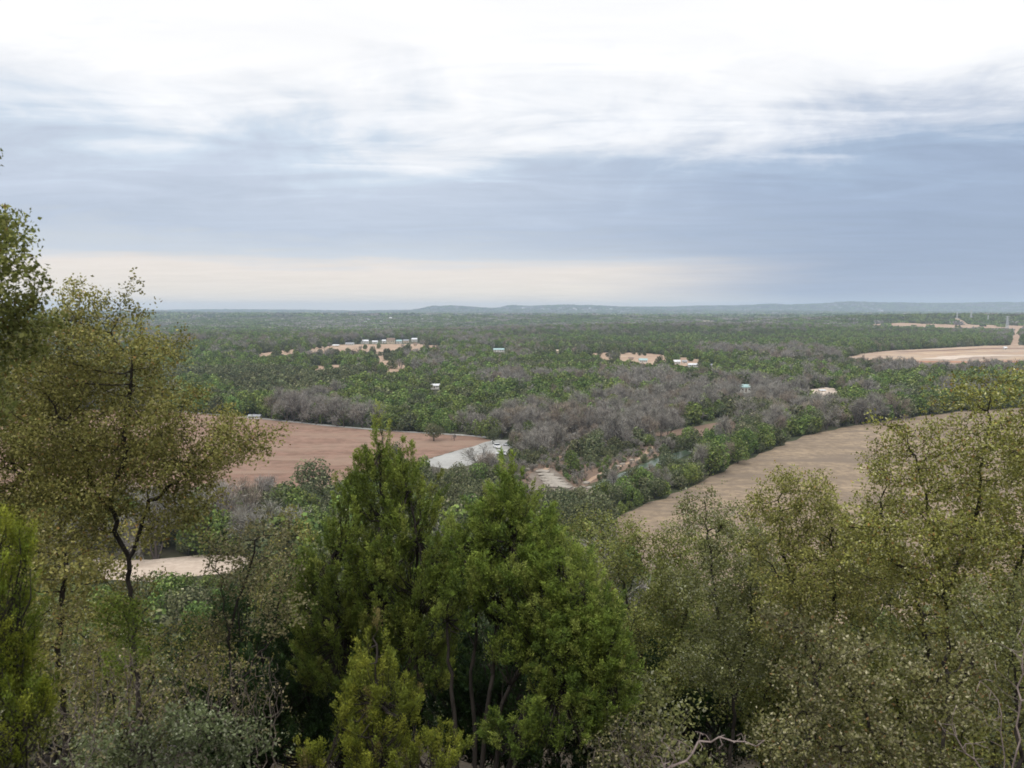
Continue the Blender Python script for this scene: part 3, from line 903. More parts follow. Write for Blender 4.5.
protos = bpy.data.collections.new('woodland_parts')      # only fed to the far woodland object
def proto(k, me):
    o = bpy.data.objects.new('p%02d' % k, me); protos.objects.link(o)
for k in range(5):                                        # 0-4 junipers, light meshes for far copies
    g = np.random.default_rng(40 + k)
    cr = crown_mesh('w_crown', g, 5.4, 5.2 + .5 * (k % 3), .4, 760, .58, P_JUN if k < 3 else P_OLV)
    proto(k, join_meshes('w_juniper', trunk_mesh('w_t', g, 4.5, .12), cr))
for k in range(5, 9):                                     # 5-8 leafless trees
    g = np.random.default_rng(40 + k)
    l_, t_ = bare_mesh('w_bare', g, 6.4, 6.8, 620, .075, P_BARE if k < 8 else P_BROWN, 3)
    proto(k, join_meshes('w_bare', l_, t_))
def grove(name, g, n, w_, h_, per, fs, pal):
    Vs, Cs = [], []
    for _ in range(n):
        a, rr = g.random() * 6.28, w_ * .5 * math.sqrt(g.random())
        c0 = np.array([math.cos(a) * rr, math.sin(a) * rr, 0]); hh = h_ * g.uniform(.65, 1.1); ww = hh * g.uniform(.9, 1.25)
        d = unit(g.normal(size=(per, 3))); d[:, 2] = np.abs(d[:, 2]) * 1.0
        cen = c0 + d * g.uniform(.75, 1.05, per)[:, None] * np.array([ww / 2, ww / 2, hh])
        nrm = unit(d + g.normal(size=(per, 3)) * .5); ax = unit(np.cross(nrm, g.normal(size=(per, 3)))); sd_ = np.cross(nrm, ax)
        L = (fs * g.uniform(.6, 1.4, per))[:, None] / 2
        Vs.append(np.stack([cen - ax * L, cen + sd_ * L, cen + ax * L, cen - sd_ * L], 1).reshape(-1, 3))
        Cs.append(np.repeat(pick_cols(per, g, *pal) * g.uniform(.75, 1.25), 4, 0))
    V = np.vstack(Vs)
    return np_mesh(name, V, np.arange(len(V)).reshape(-1, 4), np.vstack(Cs), mats=[M['wood_leaf']])
for k in range(9, 12): proto(k, grove('w_grove', np.random.default_rng(40 + k), 11, 17, 6, 55, 2.2, P_JUN if k < 11 else P_OLV))
for k in range(12, 14): proto(k, grove('w_grove', np.random.default_rng(40 + k), 11, 17, 6.5, 55, 1.8, P_BARE))

# where the wood is, and of what: outlines and thickets given as seen, tested at the foot of each tree
OPEN = [LEDGE, RED, TAN, LOT, PALE, RIVER, C1, C2, C3, C4, QUARRY, C6, C7, STRIP, FARF, CUT, CUT2]
BARE_SPOTS = [(600, 428, 95, 20, 1.0), (690, 428, 80, 18, 1.0), (560, 383, 110, 12, .85), (850, 366, 85, 16, 1.1), (775, 400, 90, 14, 1.1), (865, 398, 60, 10, .8), (240, 350, 60, 6, .9),
              (290, 359, 70, 6, .8), (370, 343, 60, 5, .9), (650, 402, 90, 10, .8), (520, 345, 70, 4, .7), (455, 356, 60, 7, .8), (475, 386, 45, 6, .9), (560, 450, 40, 14, .9), (460, 470, 30, 10, .7),
              (700, 450, 60, 10, .8), (650, 446, 40, 9, .8), (800, 350, 60, 4, .5), (980, 366, 60, 6, .9), (420, 332, 90, 3, .7), (620, 328, 100, 2.5, .6), (640, 378, 40, 8, .5), (830, 425, 70, 7, .6)]
GREEN_SPOTS = [(230, 395, 120, 20, 1.0), (400, 405, 120, 16, .9), (480, 405, 70, 12, .9), (700, 345, 150, 8, 1.0), (880, 340, 110, 8, 1.0), (620, 400, 40, 8, .6), (760, 375, 40, 8, .6), (900, 395, 50, 8, .9),
               (640, 490, 50, 12, 1.3), (720, 458, 30, 8, .9), (560, 370, 60, 8, .5), (930, 318, 100, 4, 1), (300, 375, 90, 8, .8), (250, 335, 70, 8, .6), (660, 375, 60, 6, .4), (840, 408, 22, 6, .8), (590, 350, 70, 5, .9)]
def bareness(px, py, x, y):
    b = .27 + 1.1 * (vnoise(x, y, 38) - .5) + .7 * (vnoise(x, y, 260) - .5)
    for cx, cy, rx, ry, a_ in BARE_SPOTS: b = b + a_ * .36 * np.exp(-((px - cx) / rx) ** 2 - ((py - cy) / ry) ** 2)
    for cx, cy, rx, ry, a_ in GREEN_SPOTS: b = b - a_ * .75 * np.exp(-((px - cx) / rx) ** 2 - ((py - cy) / ry) ** 2)
    b = b - .55 * sstep(.60, .72, vnoise(x + 900, y + 300, 24))
    return b

def scatter(d0, d1, spacing, g, half=38):
    n = int(.5 * math.radians(2 * half) * (d1 * d1 - d0 * d0) / spacing ** 2)
    # stratified: polar cells keep the trees apart
    u = (np.arange(n) + g.random(n)) / n
    r_ = np.sqrt(d0 * d0 + u * (d1 * d1 - d0 * d0))
    th = ((np.arange(n) * 0.61803398875) % 1 * 2 - 1) * math.radians(half)
    x, y = r_ * np.sin(th) + g.normal(size=n) * spacing * .25, r_ * np.cos(th) + g.normal(size=n) * spacing * .25
    z = height(x, y)
    px, py = project(x, y, z)
    return x, y, z, px, py

g_stray = np.random.default_rng(3)
SPARSE = (6, 7, 8, 9, 11, 13, 14)
HOUSES = [(365.0, 343.5, 8.0), (375.0, 343.5, 6.0), (384.0, 343.0, 4.0), (391.0, 343.5, 9.0), (399.0, 343.5, 6.0), (406.0, 342.5, 6.0), (414.5, 341.5, 6.0), (415.5, 346.5, 4.0), (350.0, 345.5, 9.0), (336.0, 347.0, 7.0), (435.5, 390.0, 13.0), (499.0, 352.0, 12.0), (557.0, 353.0, 4.5), (746.0, 394.0, 16.0), (643.0, 363.0, 9.0), (677.0, 364.5, 7.0), (684.5, 363.5, 5.0), (693.0, 367.0, 11.0), (711.0, 367.5, 5.0), (631.0, 360.5, 5.0), (652.0, 380.0, 3.4), (636.0, 396.0, 5.0), (255.0, 418.5, 15.0), (1005.0, 350.0, 3.0), (822.0, 392.0, 6.0)]
def keep_clear(px, py, hpx):
    ok = np.ones(px.shape, bool)
    stray = g_stray.random(px.shape)
    for q_, poly in enumerate(OPEN):
        inside = inpoly(px, py, poly) | inpoly(px, py - hpx * (.7 if q_ in SPARSE + (3, 4) else .5), poly) | inpoly(px, py - hpx * .35, poly)
        ok &= ~(inside & (stray > (.05 if q_ in SPARSE else 0)))
    for hx, hy, hw in HOUSES:
        ok &= ~((np.abs(px - hx) < hw / 2 + 2.5) & (py > hy - 3) & (py < hy + hpx * .95))
    return ok

zones = [(112, 900, 4.9, 1.34), (900, 2300, 7.0, 1.6), (2300, 4800, 14, 1.0), (4800, 15500, 44, 2.6)]
pts = []
for zi, (d0, d1, sp_, sc_) in enumerate(zones):
    g = np.random.default_rng(70 + zi)
    x, y, z, px, py = scatter(d0, d1, sp_, g)
    b = bareness(px, py, x, y) + g.normal(size=len(x)) * .22
    bare = b > .5
    s = sc_ * g.uniform(.5, 1.45, len(x)) * np.where(bare, 1.02, 1.0) * (.85 + .4 * vnoise(x, y, 40))
    if zi == 0:
        # low brush along the water and the trail, taller trees in the creek wood
        near_w = ((px > 500) & (px < 690) & (py > 452 + (px < 600) * 6) & (py < 505)) & ~inpoly(px, py, [(600, 520), (600, 496), (650, 480), (700, 464), (760, 440), (800, 430), (800, 445), (700, 500)])
        s = np.where(near_w, s * .42, s)
        s = np.where((px > 410) & (px < 690) & (py > 442) & (py < 515) & ~near_w, s * .72, s)
    hpx = s * 5.5 * F_PX / np.hypot(x, y)
    ok = keep_clear(px, py, hpx)
    s = np.where(inpoly(px, py, BANK), s * .55, s); ok &= ~(inpoly(px, py, BANK) & (g.random(len(x)) < .55))
    ok &= ~(inpoly(px, py, MEADOW) & (g.random(len(x)) < .8))
    # thin out a little, with small glades
    ok &= vnoise(x, y, 26 if zi < 2 else 150) + g.random(len(x)) * .5 > .26
    greyish = vnoise(x + 500, y, 90) + .6 * ((py > 455) & (px > 240) & (px < 600)) * g.random(len(x)) > .62
    hedge = inpoly(px, py, [(585, 520), (590, 484), (640, 466), (700, 447), (760, 428), (780, 440), (700, 486), (640, 510), (600, 530)])
    bare = np.where(hedge, g.random(len(x)) < .16, bare)
    greyish = np.where(hedge, g.random(len(x)) < .3, greyish)
    if zi <= 1: kind = np.where(bare, g.integers(5, 9, len(x)), np.where(greyish, g.integers(3, 5, len(x)), g.integers(0, 4, len(x))))
    else: kind = np.where(bare, g.integers(12, 14, len(x)), g.integers(9, 12, len(x)))
    pts.append(np.stack([x, y, z, kind, s, g.random(len(x)) * 6.28, px, py, hpx, bare], 1)[ok])
near = pts[0]

# the individuals: those not hidden by the trees close to the camera, nearest first
SIL = [(0, 330), (60, 330), (150, 345), (200, 400), (262, 440), (275, 505), (320, 520), (345, 500), (362, 450), (378, 432), (400, 445), (440, 500), (480, 510), (512, 480), (545, 520), (600, 520), (640, 515), (680, 500), (704, 478), (740, 480), (800, 465), (850, 470), (880, 425), (930, 400), (1024, 375), (1100, 370)]
sx, sy = np.array(SIL).T
top_py = near[:, 7] - near[:, 8]
seen = (top_py < np.interp(near[:, 6], sx, sy)) & (near[:, 6] > 0) & (near[:, 6] < 1024)
seen |= (near[:, 6] > 50) & (near[:, 6] < 262) & (top_py > 480) & (top_py < 600)
dist = np.hypot(near[:, 0], near[:, 1]) / near[:, 4]
single = np.zeros(len(near), bool)
for bflag in (0, 1):
    idx = np.nonzero(seen & (near[:, 9] == bflag))[0]
    idx = idx[np.argsort(dist[idx])][:288]
    single[idx] = True
singles = near[single]
pts[0] = near[~single]

# low brush on the river bank
g = np.random.default_rng(90)
bx0 = np.array([ground_at(*q)[:2] for q in BANK]); lo_, hi_ = bx0.min(0) - 6, bx0.max(0) + 6
nb = int((hi_ - lo_).prod() / 3.2)
x, y = g.uniform(lo_[0], hi_[0], nb), g.uniform(lo_[1], hi_[1], nb)
px, py = project(x, y, 0 * x)
cl_ = vnoise(x, y, 9) + .35 * g.random(nb)
okb = inpoly(px, py, BANK) & (cl_ > .44) & ~inpoly(px, py, RIVER) & ~inpoly(px, py, [(533, 470), (552, 468), (578, 488), (545, 494)])
tr = np.array([(585, 484), (597, 476), (612, 469), (626, 464), (640, 459), (648, 452), (652, 446)], float)
for a_, b_ in zip(tr[:-1], tr[1:]):
    for t_ in (0, .2, .4, .6, .8): okb &= np.hypot(px - (a_ + (b_ - a_) * t_)[0], (py - (a_ + (b_ - a_) * t_)[1] - 1) * 1.6) > 3.6
okb &= ~inpoly(px, py, LEDGE)
kk_ = np.where(g.random(nb) < .7, g.integers(6, 9, nb), g.integers(0, 5, nb))
pts.append(np.stack([x, y, 0 * x, kk_, g.uniform(.16, .42, nb), g.random(nb) * 6.28, px, py, 0 * x, 0 * x], 1)[okb])

allp = np.vstack([q[:, :6] for q in pts])
me = bpy.data.meshes.new('distant_woodland')
me.vertices.add(len(allp)); me.vertices.foreach_set('co', allp[:, :3].astype(np.float32).ravel())
for nm, ty, cx in (('kind_id', 'INT', 3), ('size', 'FLOAT', 4), ('turn', 'FLOAT', 5)):
    at_ = me.attributes.new(nm, ty, 'POINT')
    at_.data.foreach_set('value', allp[:, cx].astype(np.int32 if ty == 'INT' else np.float32))
me.update()
wood = tag(link('distant_woodland', me), 'mixed juniper and leafless woodland filling the valley to the horizon', 'woodland', kind='stuff')
ng = bpy.data.node_groups.new('woodland_nodes', 'GeometryNodeTree')
ng.interface.new_socket('Geometry', in_out='INPUT', socket_type='NodeSocketGeometry')
ng.interface.new_socket('Geometry', in_out='OUTPUT', socket_type='NodeSocketGeometry')
gi = ng.nodes.new('NodeGroupInput'); go = ng.nodes.new('NodeGroupOutput')
iop = ng.nodes.new('GeometryNodeInstanceOnPoints'); ci = ng.nodes.new('GeometryNodeCollectionInfo')
ci.inputs['Collection'].default_value = protos; ci.inputs['Separate Children'].default_value = True; ci.inputs['Reset Children'].default_value = True
def attr_node(nm, ty):
    nd = ng.nodes.new('GeometryNodeInputNamedAttribute'); nd.data_type = ty; nd.inputs[0].default_value = nm
    return nd.outputs['Attribute']
cx_ = ng.nodes.new('ShaderNodeCombineXYZ'); ng.links.new(attr_node('turn', 'FLOAT'), cx_.inputs[2])
ng.links.new(gi.outputs[0], iop.inputs['Points']); ng.links.new(ci.outputs[0], iop.inputs['Instance'])
iop.inputs['Pick Instance'].default_value = True
ng.links.new(attr_node('kind_id', 'INT'), iop.inputs['Instance Index'])
ng.links.new(cx_.outputs[0], iop.inputs['Rotation']); ng.links.new(attr_node('size', 'FLOAT'), iop.inputs['Scale'])
ng.links.new(iop.outputs[0], go.inputs[0])
md = wood.modifiers.new('nodes', 'NODES'); md.node_group = ng

# finer meshes for the individuals
fine = {}
for k in range(4):
    g = np.random.default_rng(140 + k)
    fine['juniper', k] = (trunk_mesh('juniper_trunk', g, 4.5, .13), crown_mesh('juniper_crown', g, 5.4, 5.0 + .5 * (k % 3), .4, 1500, .34, P_JUN, 11))
for k in range(2):
    g = np.random.default_rng(150 + k)
    fine['oak', k] = (trunk_mesh('oak_trunk', g, 5, .2), crown_mesh('oak_crown', g, 6.4, 5.4, 1.1, 1600, .34, P_OLV, 12))
for k in range(4):
    g = np.random.default_rng(160 + k)
    fine['bare', k] = bare_mesh('bare_tree', g, 6.4, 7.0, 1500, .042, P_BARE if k < 3 else P_BROWN, 4)

def plant_copy(kind, k, loc, s, turn, label, group, name=None):
    a_, b_ = fine[kind, k]
    nm = name or {'juniper': 'juniper_tree', 'oak': 'live_oak', 'bare': 'bare_tree'}[kind]
    o = thing(nm, loc, label, 'tree', group, turn); o.scale = (s, s, s) if np.isscalar(s) else s
    link('trunk', a_, o); link('crown', b_, o)
    return o

def region_words(px, py):
    if py < 430 and px < 520: return 'in the thick wood beyond the red field', 'beyond the red field'
    if px < 345 and py >= 430: return 'in the thicket below the red field', 'below the red field'
    if px < 520: return 'in the belt below the grey parking lot', 'below the parking lot'
    if inpoly(np.array([px]), np.array([py]), [(560, 530), (590, 490), (640, 474), (700, 455), (760, 432), (820, 418), (980, 400), (980, 415), (890, 425), (800, 445), (700, 490), (610, 535)])[0]:
        return 'in the hedge belt above the tan field', 'along the tan field'
    if px < 690 and py > 440: return 'beside the stone ledges and riverside trail', 'beside the trail'
    if px < 760: return 'in the creek wood beyond the river', 'in the creek wood'
    return 'in the wood beyond the tan slope field', 'beyond the tan field'
LANDMARKS = [(255, 418, 'the white barn by the red field'), (330, 426, 'the bend of the gravel road'), (434, 441, 'the lone red field oak'), (313, 490, 'the wide oak at the field corner'), (393, 462, 'the oak at the field tip'),
             (450, 460, 'the grey parking lot'), (497, 448, 'the white pickup'), (545, 478, 'the limestone ledges'), (571, 474, 'the lone juniper by the trail'), (590, 489, 'the lowest river boulders'), (622, 465, 'the riverside trail'),
             (652, 446, 'the end of the trail'), (655, 460, 'the open water'), (705, 433, 'the creek wood\'s dirt patch'), (720, 422, 'the small green meadow'), (640, 507, 'the tan field\'s near edge'), (700, 484, 'the tan field\'s middle edge'),
             (760, 455, 'the tan field\'s edge bend'), (840, 431, 'the tan field\'s far edge'), (930, 416, 'the tan field\'s farthest edge'), (746, 394, 'the turquoise roofed house'), (822, 392, 'the sandy patch'), (636, 396, 'the tan shed'), (275, 497, 'the small bare field-edge tree'), (80, 560, 'the pale clearing\'s left end'), (150, 580, 'the pale clearing\'s near rim'), (240, 560, 'the pale clearing\'s right end'), (160, 535, 'the thicket above the pale clearing'), (350, 484, 'the red field\'s near edge')]
for row in singles:
    x, y, z, kd, s, tn, px, py = row[:8]
    kd = int(kd)
    if kd >= 5: kind, k, adj, cat = 'bare', kd - 5, ('grey-brown bare tree' if kd < 8 else 'tawny bare tree'), 'bare trees'
    elif kd >= 3: kind, k, adj, cat = 'oak', kd - 3, 'grey-green live oak', 'live oaks'
    else: kind, k, adj, cat = 'juniper', (kd + int(tn * 2)) % 4, 'round dark juniper', 'junipers'
    where, gw = region_words(px, py)
    size = 'tall ' if s > 1.3 else 'low ' if s < .8 else ''
    lm = min(LANDMARKS, key=lambda q: math.hypot(q[0] - px, (q[1] - py) * 2.5))
    dx, dy = px - lm[0], py - lm[1]
    far_ = 'well ' if math.hypot(dx, dy) > 45 else 'just ' if math.hypot(dx, dy) < 14 else ''
    side = ('left of ' if dx < 0 else 'right of ') if abs(dx) > abs(dy) * 3 else (('behind ' if dy < 0 else 'in front of ') if abs(dx) < 8 else (('behind and ' if dy < 0 else 'before and ') + ('left of ' if dx < 0 else 'right of ')))
    if len((size + adj + far_ + side + lm[2]).replace('-', ' ').split()) > 13: size = ''
    plant_copy(kind, k, (x, y, z - .05), s, tn, size + adj + ' ' + far_ + side + lm[2], cat + ' around ' + lm[2])

# single trees that stand clear
def lone(kind, k, px, py, wpx, hpx, label, turn=0.0, name=None):
    p = ground_at(px, py); d = p[1]
    w0, h0 = {'juniper': (5.0, 5.2), 'oak': (6.0, 5.5), 'bare': (6.0, 6.6)}[kind]
    sw, sh = wpx * d / F_PX / w0, hpx * d / F_PX / h0
    return plant_copy(kind, k, p - [0, 0, .05], (sw, sw, sh), turn, label, None, name)
lone('oak', 0, 434, 441, 21, 18, 'lone dark live oak standing out in the red field by its upper edge', .5)
lone('oak', 1, 313, 496, 46, 38, 'wide rounded grey-green live oak at the near corner of the red field', 1.2)
lone('oak', 1, 393, 466, 22, 24, 'dark live oak at the tip of the red field behind the big juniper', 2.2)
lone('juniper', 1, 571, 474, 20, 24, 'solid dark green juniper standing alone beside the riverside trail', .3)
lone('bare', 0, 480, 474, 36, 30, 'pale leafless tree in front of the grey parking lot', .9)
lone('bare', 1, 454, 441, 6, 7, 'very small bare tree on the red field right of the lone oak', 2)
lone('oak', 0, 493, 444, 14, 16, 'small live oak at the upper corner of the parking lot', 2.9)
lone('bare', 2, 275, 500, 26, 24, 'small grey leafless tree at the lower left edge of the red field', .4)
lone('juniper', 2, 478, 490, 24, 26, 'dark juniper just below the grey parking lot', 1.4)
lone('bare', 2, 618, 447, 30, 34, 'pale grey leafless tree beyond the trail and the lone juniper', 1.0)
lone('juniper', 0, 606, 494, 16, 12, 'bright green shrubby juniper on the near river bank, right of the lowest boulders', .2)
lone('oak', 0, 622, 489, 18, 12, 'low grey-green oak on the near river bank below the open water', 1.2)
lone('juniper', 3, 648, 446, 16, 14, 'round green juniper above the bend of the trail', 2.0)

# ------------------------------------------------------------------ stones at the river
def stone_mesh(name, g, sx_, sy_, sz_):
    n = 9; V = []
    for lv, sc_, z in ((0, 1.0, -.5), (1, 1.02, .2), (2, .86, .5)):
        for q in range(n):
            a = q * 2 * math.pi / n; rr = (1 + .18 * math.sin(q * 2.3 + g.random() * 2) + .08 * g.normal()) * sc_
            sq = 1 / max(abs(math.cos(a)), abs(math.sin(a))) ** .6
            V.append((math.cos(a) * rr * sq * sx_ / 2, math.sin(a) * rr * sq * sy_ / 2, z * sz_ + g.normal() * sz_ * .04))
    V = np.array(V)
    F = [[lv * n + q, lv * n + (q + 1) % n, (lv + 1) * n + (q + 1) % n, (lv + 1) * n + q] for lv in range(2) for q in range(n)] + [list(range(2 * n, 3 * n)), list(range(n))[::-1]]
    me = bpy.data.meshes.new(name); me.from_pydata(V.tolist(), [], F); me.materials.append(M['limestone']); me.update()
    return me
g = np.random.default_rng(8)
slab_rows = [(543, 472, 14), (546, 475, 17), (549, 478, 20), (552, 481, 23), (555, 484, 25), (558, 487, 26)]
for k, (px, py, wpx) in enumerate(slab_rows):
    p = ground_at(px, py); L = wpx * p[1] / F_PX
    o = link('limestone_slab', stone_mesh('limestone_slab', g, L, 4.4, .5), None, (p[0], p[1], .28 - .0 * k))
    o.rotation_euler = (0, 0, -.42 + g.normal() * .05)
    tag(o, ['topmost', 'second', 'third', 'fourth', 'fifth', 'lowest'][k] + ' of the long pale limestone ledges stepping down to the river', 'stone', 'limestone ledges by the river')
b_spots = [(575, 489), (582, 488), (590, 489), (562, 492), (548, 492), (536, 493), (540, 496), (553, 496), (568, 495), (606, 472), (617, 467), (622, 465), (632, 461), (600, 476), (533, 488), (522, 470), (528, 470), (586, 484), (655, 446), (646, 456)]
for px, py in b_spots:
    p = ground_at(px, py); s_ = g.uniform(.8, 1.9)
    o = link('boulder', stone_mesh('boulder', g, s_ * 1.3, s_, s_ * .5), None, (p[0], p[1], s_ * .16)); o.rotation_euler = (0, 0, g.random() * 3)
    tag(o, 'pale limestone boulder on the river bank by the ' + ('ledges' if px < 595 else 'trail'), 'boulder', 'boulders by the ' + ('ledges' if px < 595 else 'trail'))

# ------------------------------------------------------------------ buildings
def house(name, px, py, wpx, hpx, label, cat='house', wall='white_wall', roof='white_roof', group=None, ratio=.6, rz=0.0, flat=False, small=False, lift=0.0):
    p = ground_at(px, py); d = p[1]; W = wpx * .9 * d / F_PX; H = hpx * .85 * d / F_PX; D = max(4, W * ratio)
    o = thing(name, p + [0, 0, lift], label, cat, group, rz)
    wh = H * (.62 if not flat else .86)
    b = Geo(); b.box((0, 0, wh / 2 - .3), (W, D, wh + .6)); b.build('wall', M[wall], o)
    r_ = Geo()
    if flat: r_.box((0, 0, wh + H * .07 + .004), (W + .5, D + .5, H * .14))
    else:
        e = .35; zb = wh + .004
        r_.prof([(-D / 2 - e, zb - .12), (D / 2 + e, zb - .12), (D / 2 + e, zb + .06), (0, H), (-D / 2 - e, zb + .06)], -W / 2 - e, W / 2 + e)
    r_.build('roof', M[roof], o)
    if not small:
        dd = Geo(); dd.box((-W * .08, -D / 2 - .03, wh * .38), (max(.9, W * .07), .05, wh * .72)); dd.build('door', M['door_paint'], o)
        for q in (-.32, .14, .34):
            ww = Geo(); ww.box((W * q, -D / 2 - .03, wh * .58), (W * .1, .05, wh * .34)); ww.build('window', M['dark_glass'], o)
    return o
V_ = 'white houses of the village in the middle distance'
house('mobile_home', 365, 343.5, 8, 4.5, 'long bright white home at the left of the village row', 'house', group=V_, ratio=.45)
house('mobile_home', 375, 343.5, 6, 3.5, 'white home right beside the long bright one in the village row', 'house', group=V_, ratio=.5)
house('house', 384, 343, 4, 4, 'small white house in the middle of the village row', group=V_)
house('house', 391, 343.5, 9, 6.5, 'tall tan building in the middle of the village row', wall='tan_wall', roof='brown_roof', group=V_)
house('house', 399, 343.5, 6, 4.5, 'pale blue-roofed house right of the tan village building', roof='teal_roof', group=V_)
house('house', 406, 342.5, 6, 3.6, 'tan house near the right end of the village row', wall='tan_wall', roof='grey_roof', group=V_)
house('house', 414.5, 341.5, 6, 4.2, 'white-roofed house at the right end of the village row', group=V_)
house('house', 415.5, 346.5, 4, 4.5, 'small tan hut below the right end of the village row', wall='tan_wall', roof='brown_roof', group=V_)
house('barn', 350, 345.5, 9, 3.5, 'low pale barn left of the long bright white home', 'barn', wall='white_wall', roof='grey_roof', group=V_)
house('barn', 336, 347, 7, 3, 'low greyish barn at the far left of the village', 'barn', wall='tan_wall', roof='white_roof', group=V_)
house('barn', 435.5, 390, 13, 5.5, 'white barn roof alone in the green wood', 'barn', ratio=.5, lift=1.2)
house('barn', 499, 352, 12, 4.5, 'pale teal roofed barn in the wood near picture centre', 'barn', roof='teal_roof')
house('hut', 557, 353, 4.5, 4, 'single small tan hut left of the orange clearing', 'hut', wall='tan_wall', roof='tan_wall')
house('house', 746, 394, 16, 9, 'house with bright turquoise roof among leafless trees', roof='teal_roof', wall='white_wall', lift=1.5)
house('house', 643, 363, 9, 5.5, 'house with pale teal roof in the middle of the orange clearing', roof='teal_roof')
C_ = 'houses at the right end of the orange clearing'
house('house', 677, 364.5, 7, 5.5, 'white house at the left of the bright trio by the orange clearing', group=C_)
house('house', 684.5, 363.5, 5, 4, 'grey-roofed house in the middle by the orange clearing', roof='grey_roof', group=C_)
house('mobile_home', 693, 367, 11, 4.5, 'long white home right of the bright houses by the orange clearing', 'house', group=C_, ratio=.4)
house('house', 711, 367.5, 5, 4.5, 'grey house standing apart right of the bright houses', roof='grey_roof')
house('house', 631, 360.5, 5, 4, 'tan house just left of the teal roofed house', wall='tan_wall', roof='brown_roof')
house('shed', 652, 380, 3.4, 6, 'narrow white shed alone in the wood below the clearing', 'shed', lift=1.0)
house('shed', 636, 396, 5, 8, 'small pale tan shed poking out of the leafless wood', 'shed', wall='tan_wall', roof='white_roof', lift=1.0)
house('barn', 255, 418.5, 13, 5, 'low white barn at the upper left edge of the red field', 'barn', ratio=.5, roof='grey_roof')
house('shed', 1005, 350, 3, 4, 'tiny pale hut on the upper rim of the quarry ground', 'shed', wall='white_wall', roof='white_roof')
house('house', 822, 392, 6, 3.2, 'low pale building on the sandy patch', wall='tan_wall', roof='white_roof')

g = np.random.default_rng(21)
def town(n, x0, x1, y0, y1, where, gname, wmin=1.2, wmax=3.2):
    for _ in range(n):
        px, py = g.uniform(x0, x1), g.uniform(y0, y1)
        wl_, rf_ = str(g.choice(['white_wall', 'tan_wall'])), str(g.choice(['white_roof', 'grey_roof', 'brown_roof', 'white_roof']))
        third = ['left', 'middle', 'right'][min(2, int((px - x0) / (x1 - x0) * 3))]
        house('far_building', px, py, g.uniform(wmin, wmax), g.uniform(1.1, 1.9), wl_[:-5] + ' walled ' + rf_[:-5] + ' roofed speck ' + where + ', ' + third + ' third', 'building', wall=wl_, roof=rf_, group=gname, small=True, lift=8 if py < 318 else 3)
town(26, 620, 700, 313, 317.5, 'in the blue ridge town', 'buildings of the ridge town')
town(9, 575, 615, 309.5, 312, 'on the skyline near picture centre', 'buildings on the skyline')
town(12, 520, 600, 309, 312, 'left of the ridge town', 'buildings along the ridge')
town(13, 330, 400, 318, 327, 'in the hazy hamlet', 'buildings of the hazy hamlet')
town(8, 415, 460, 318, 321, 'right of the hazy hamlet', 'buildings of the pale strip')
town(9, 620, 690, 326, 329, 'behind the green ridge', 'buildings in the hazy dip')
town(6, 845, 910, 310, 314, 'below the blue hills on the right', 'buildings under the blue hills')
town(8, 195, 330, 316, 322, 'on the left plain', 'buildings of the left plain')
town(5, 760, 860, 316, 320, 'right of the ridge town', 'buildings of the right plain')

# ------------------------------------------------------------------ poles and pylons
def power_pole(px, py, hpx, label, group):
    p = ground_at(px, py); H = hpx * p[1] / F_PX; r_ = .35
    o = thing('power_pole', p, label, 'pole', group)
    a_ = Geo(); a_.tube((0, 0, -.5), (0, 0, H), r_, r_ * .7, 8); a_.build('pole', M['pole_wood'], o)
    b = Geo(); b.box((0, 0, H * .9), (2.6, .25, .25)); b.build('crossarm', M['pole_wood'], o)
    c = Geo()
    for q in (-1.1, 0, 1.1): c.tube((q, 0, H * .9 + .14), (q, 0, H * .9 + .5), .09, .06, 6)
    c.build('insulator_row', M['pole_steel'], o)
PG = 'pale power poles in the wood right of the clearing'
for q in ((706, 345, 8, 'farthest pale power pole in the line right of the clearing'), (719, 352, 9, 'second farthest pale power pole right of the clearing'), (737, 363, 11, 'pale power pole just left of the nearest one'), (745, 367, 10, 'nearest pale power pole of the line right of the clearing')):
    power_pole(*q, PG)

def pylon(px, py, hpx, label):
    p = ground_at(px, py); H = hpx * p[1] / F_PX; b0 = H * .1; r_ = H * .008 + .12
    o = thing('lattice_pylon', p, label, 'pylon', 'power pylons on the right hills')
    leg = Geo()
    lv = [0, .2, .38, .54, .68, .8, .9, 1.0]
    cr = lambda t, sx_, sy_: (sx_ * b0 * (1 - .86 * t), sy_ * b0 * (1 - .86 * t), H * t - (1 if t == 0 else 0))
    for sx_, sy_ in ((1, 1), (1, -1), (-1, -1), (-1, 1)): leg.tube(cr(0, sx_, sy_), cr(1, sx_, sy_), r_, r_ * .7, 5)
    leg.build('tower_legs', M['pole_steel'], o)
    br = Geo(); cs = [(1, 1), (1, -1), (-1, -1), (-1, 1)]
    for a_, b in zip(lv[:-1], lv[1:]):
        for k in range(4):
            u, v = cs[k], cs[(k + 1) % 4]
            br.tube(cr(a_, *u), cr(b, *v), r_ * .6, None, 4); br.tube(cr(a_, *v), cr(b, *u), r_ * .6, None, 4)
    br.build('bracing', M['pole_steel'], o)
    for t_ in (.72, .84, .95):
        c = Geo(); c.tube((-H * .16, 0, H * t_), (0, 0, H * (t_ + .025)), r_ * .7, None, 5); c.tube((H * .16, 0, H * t_), (0, 0, H * (t_ + .025)), r_ * .7, None, 5); c.tube((-H * .16, 0, H * t_), (H * .16, 0, H * t_), r_ * .7, None, 5)
        c.build('crossarm', M['pole_steel'], o)
pylon(957, 319, 7, 'smallest, farthest lattice pylon on the green ridge at right')
pylon(971, 320, 10, 'pale lattice pylon in the middle of the three at right')
pylon(988, 322, 7, 'short pylon between the two tall ones at right')
pylon(1007, 331, 15, 'tallest lattice pylon above the pale cutting at far right')

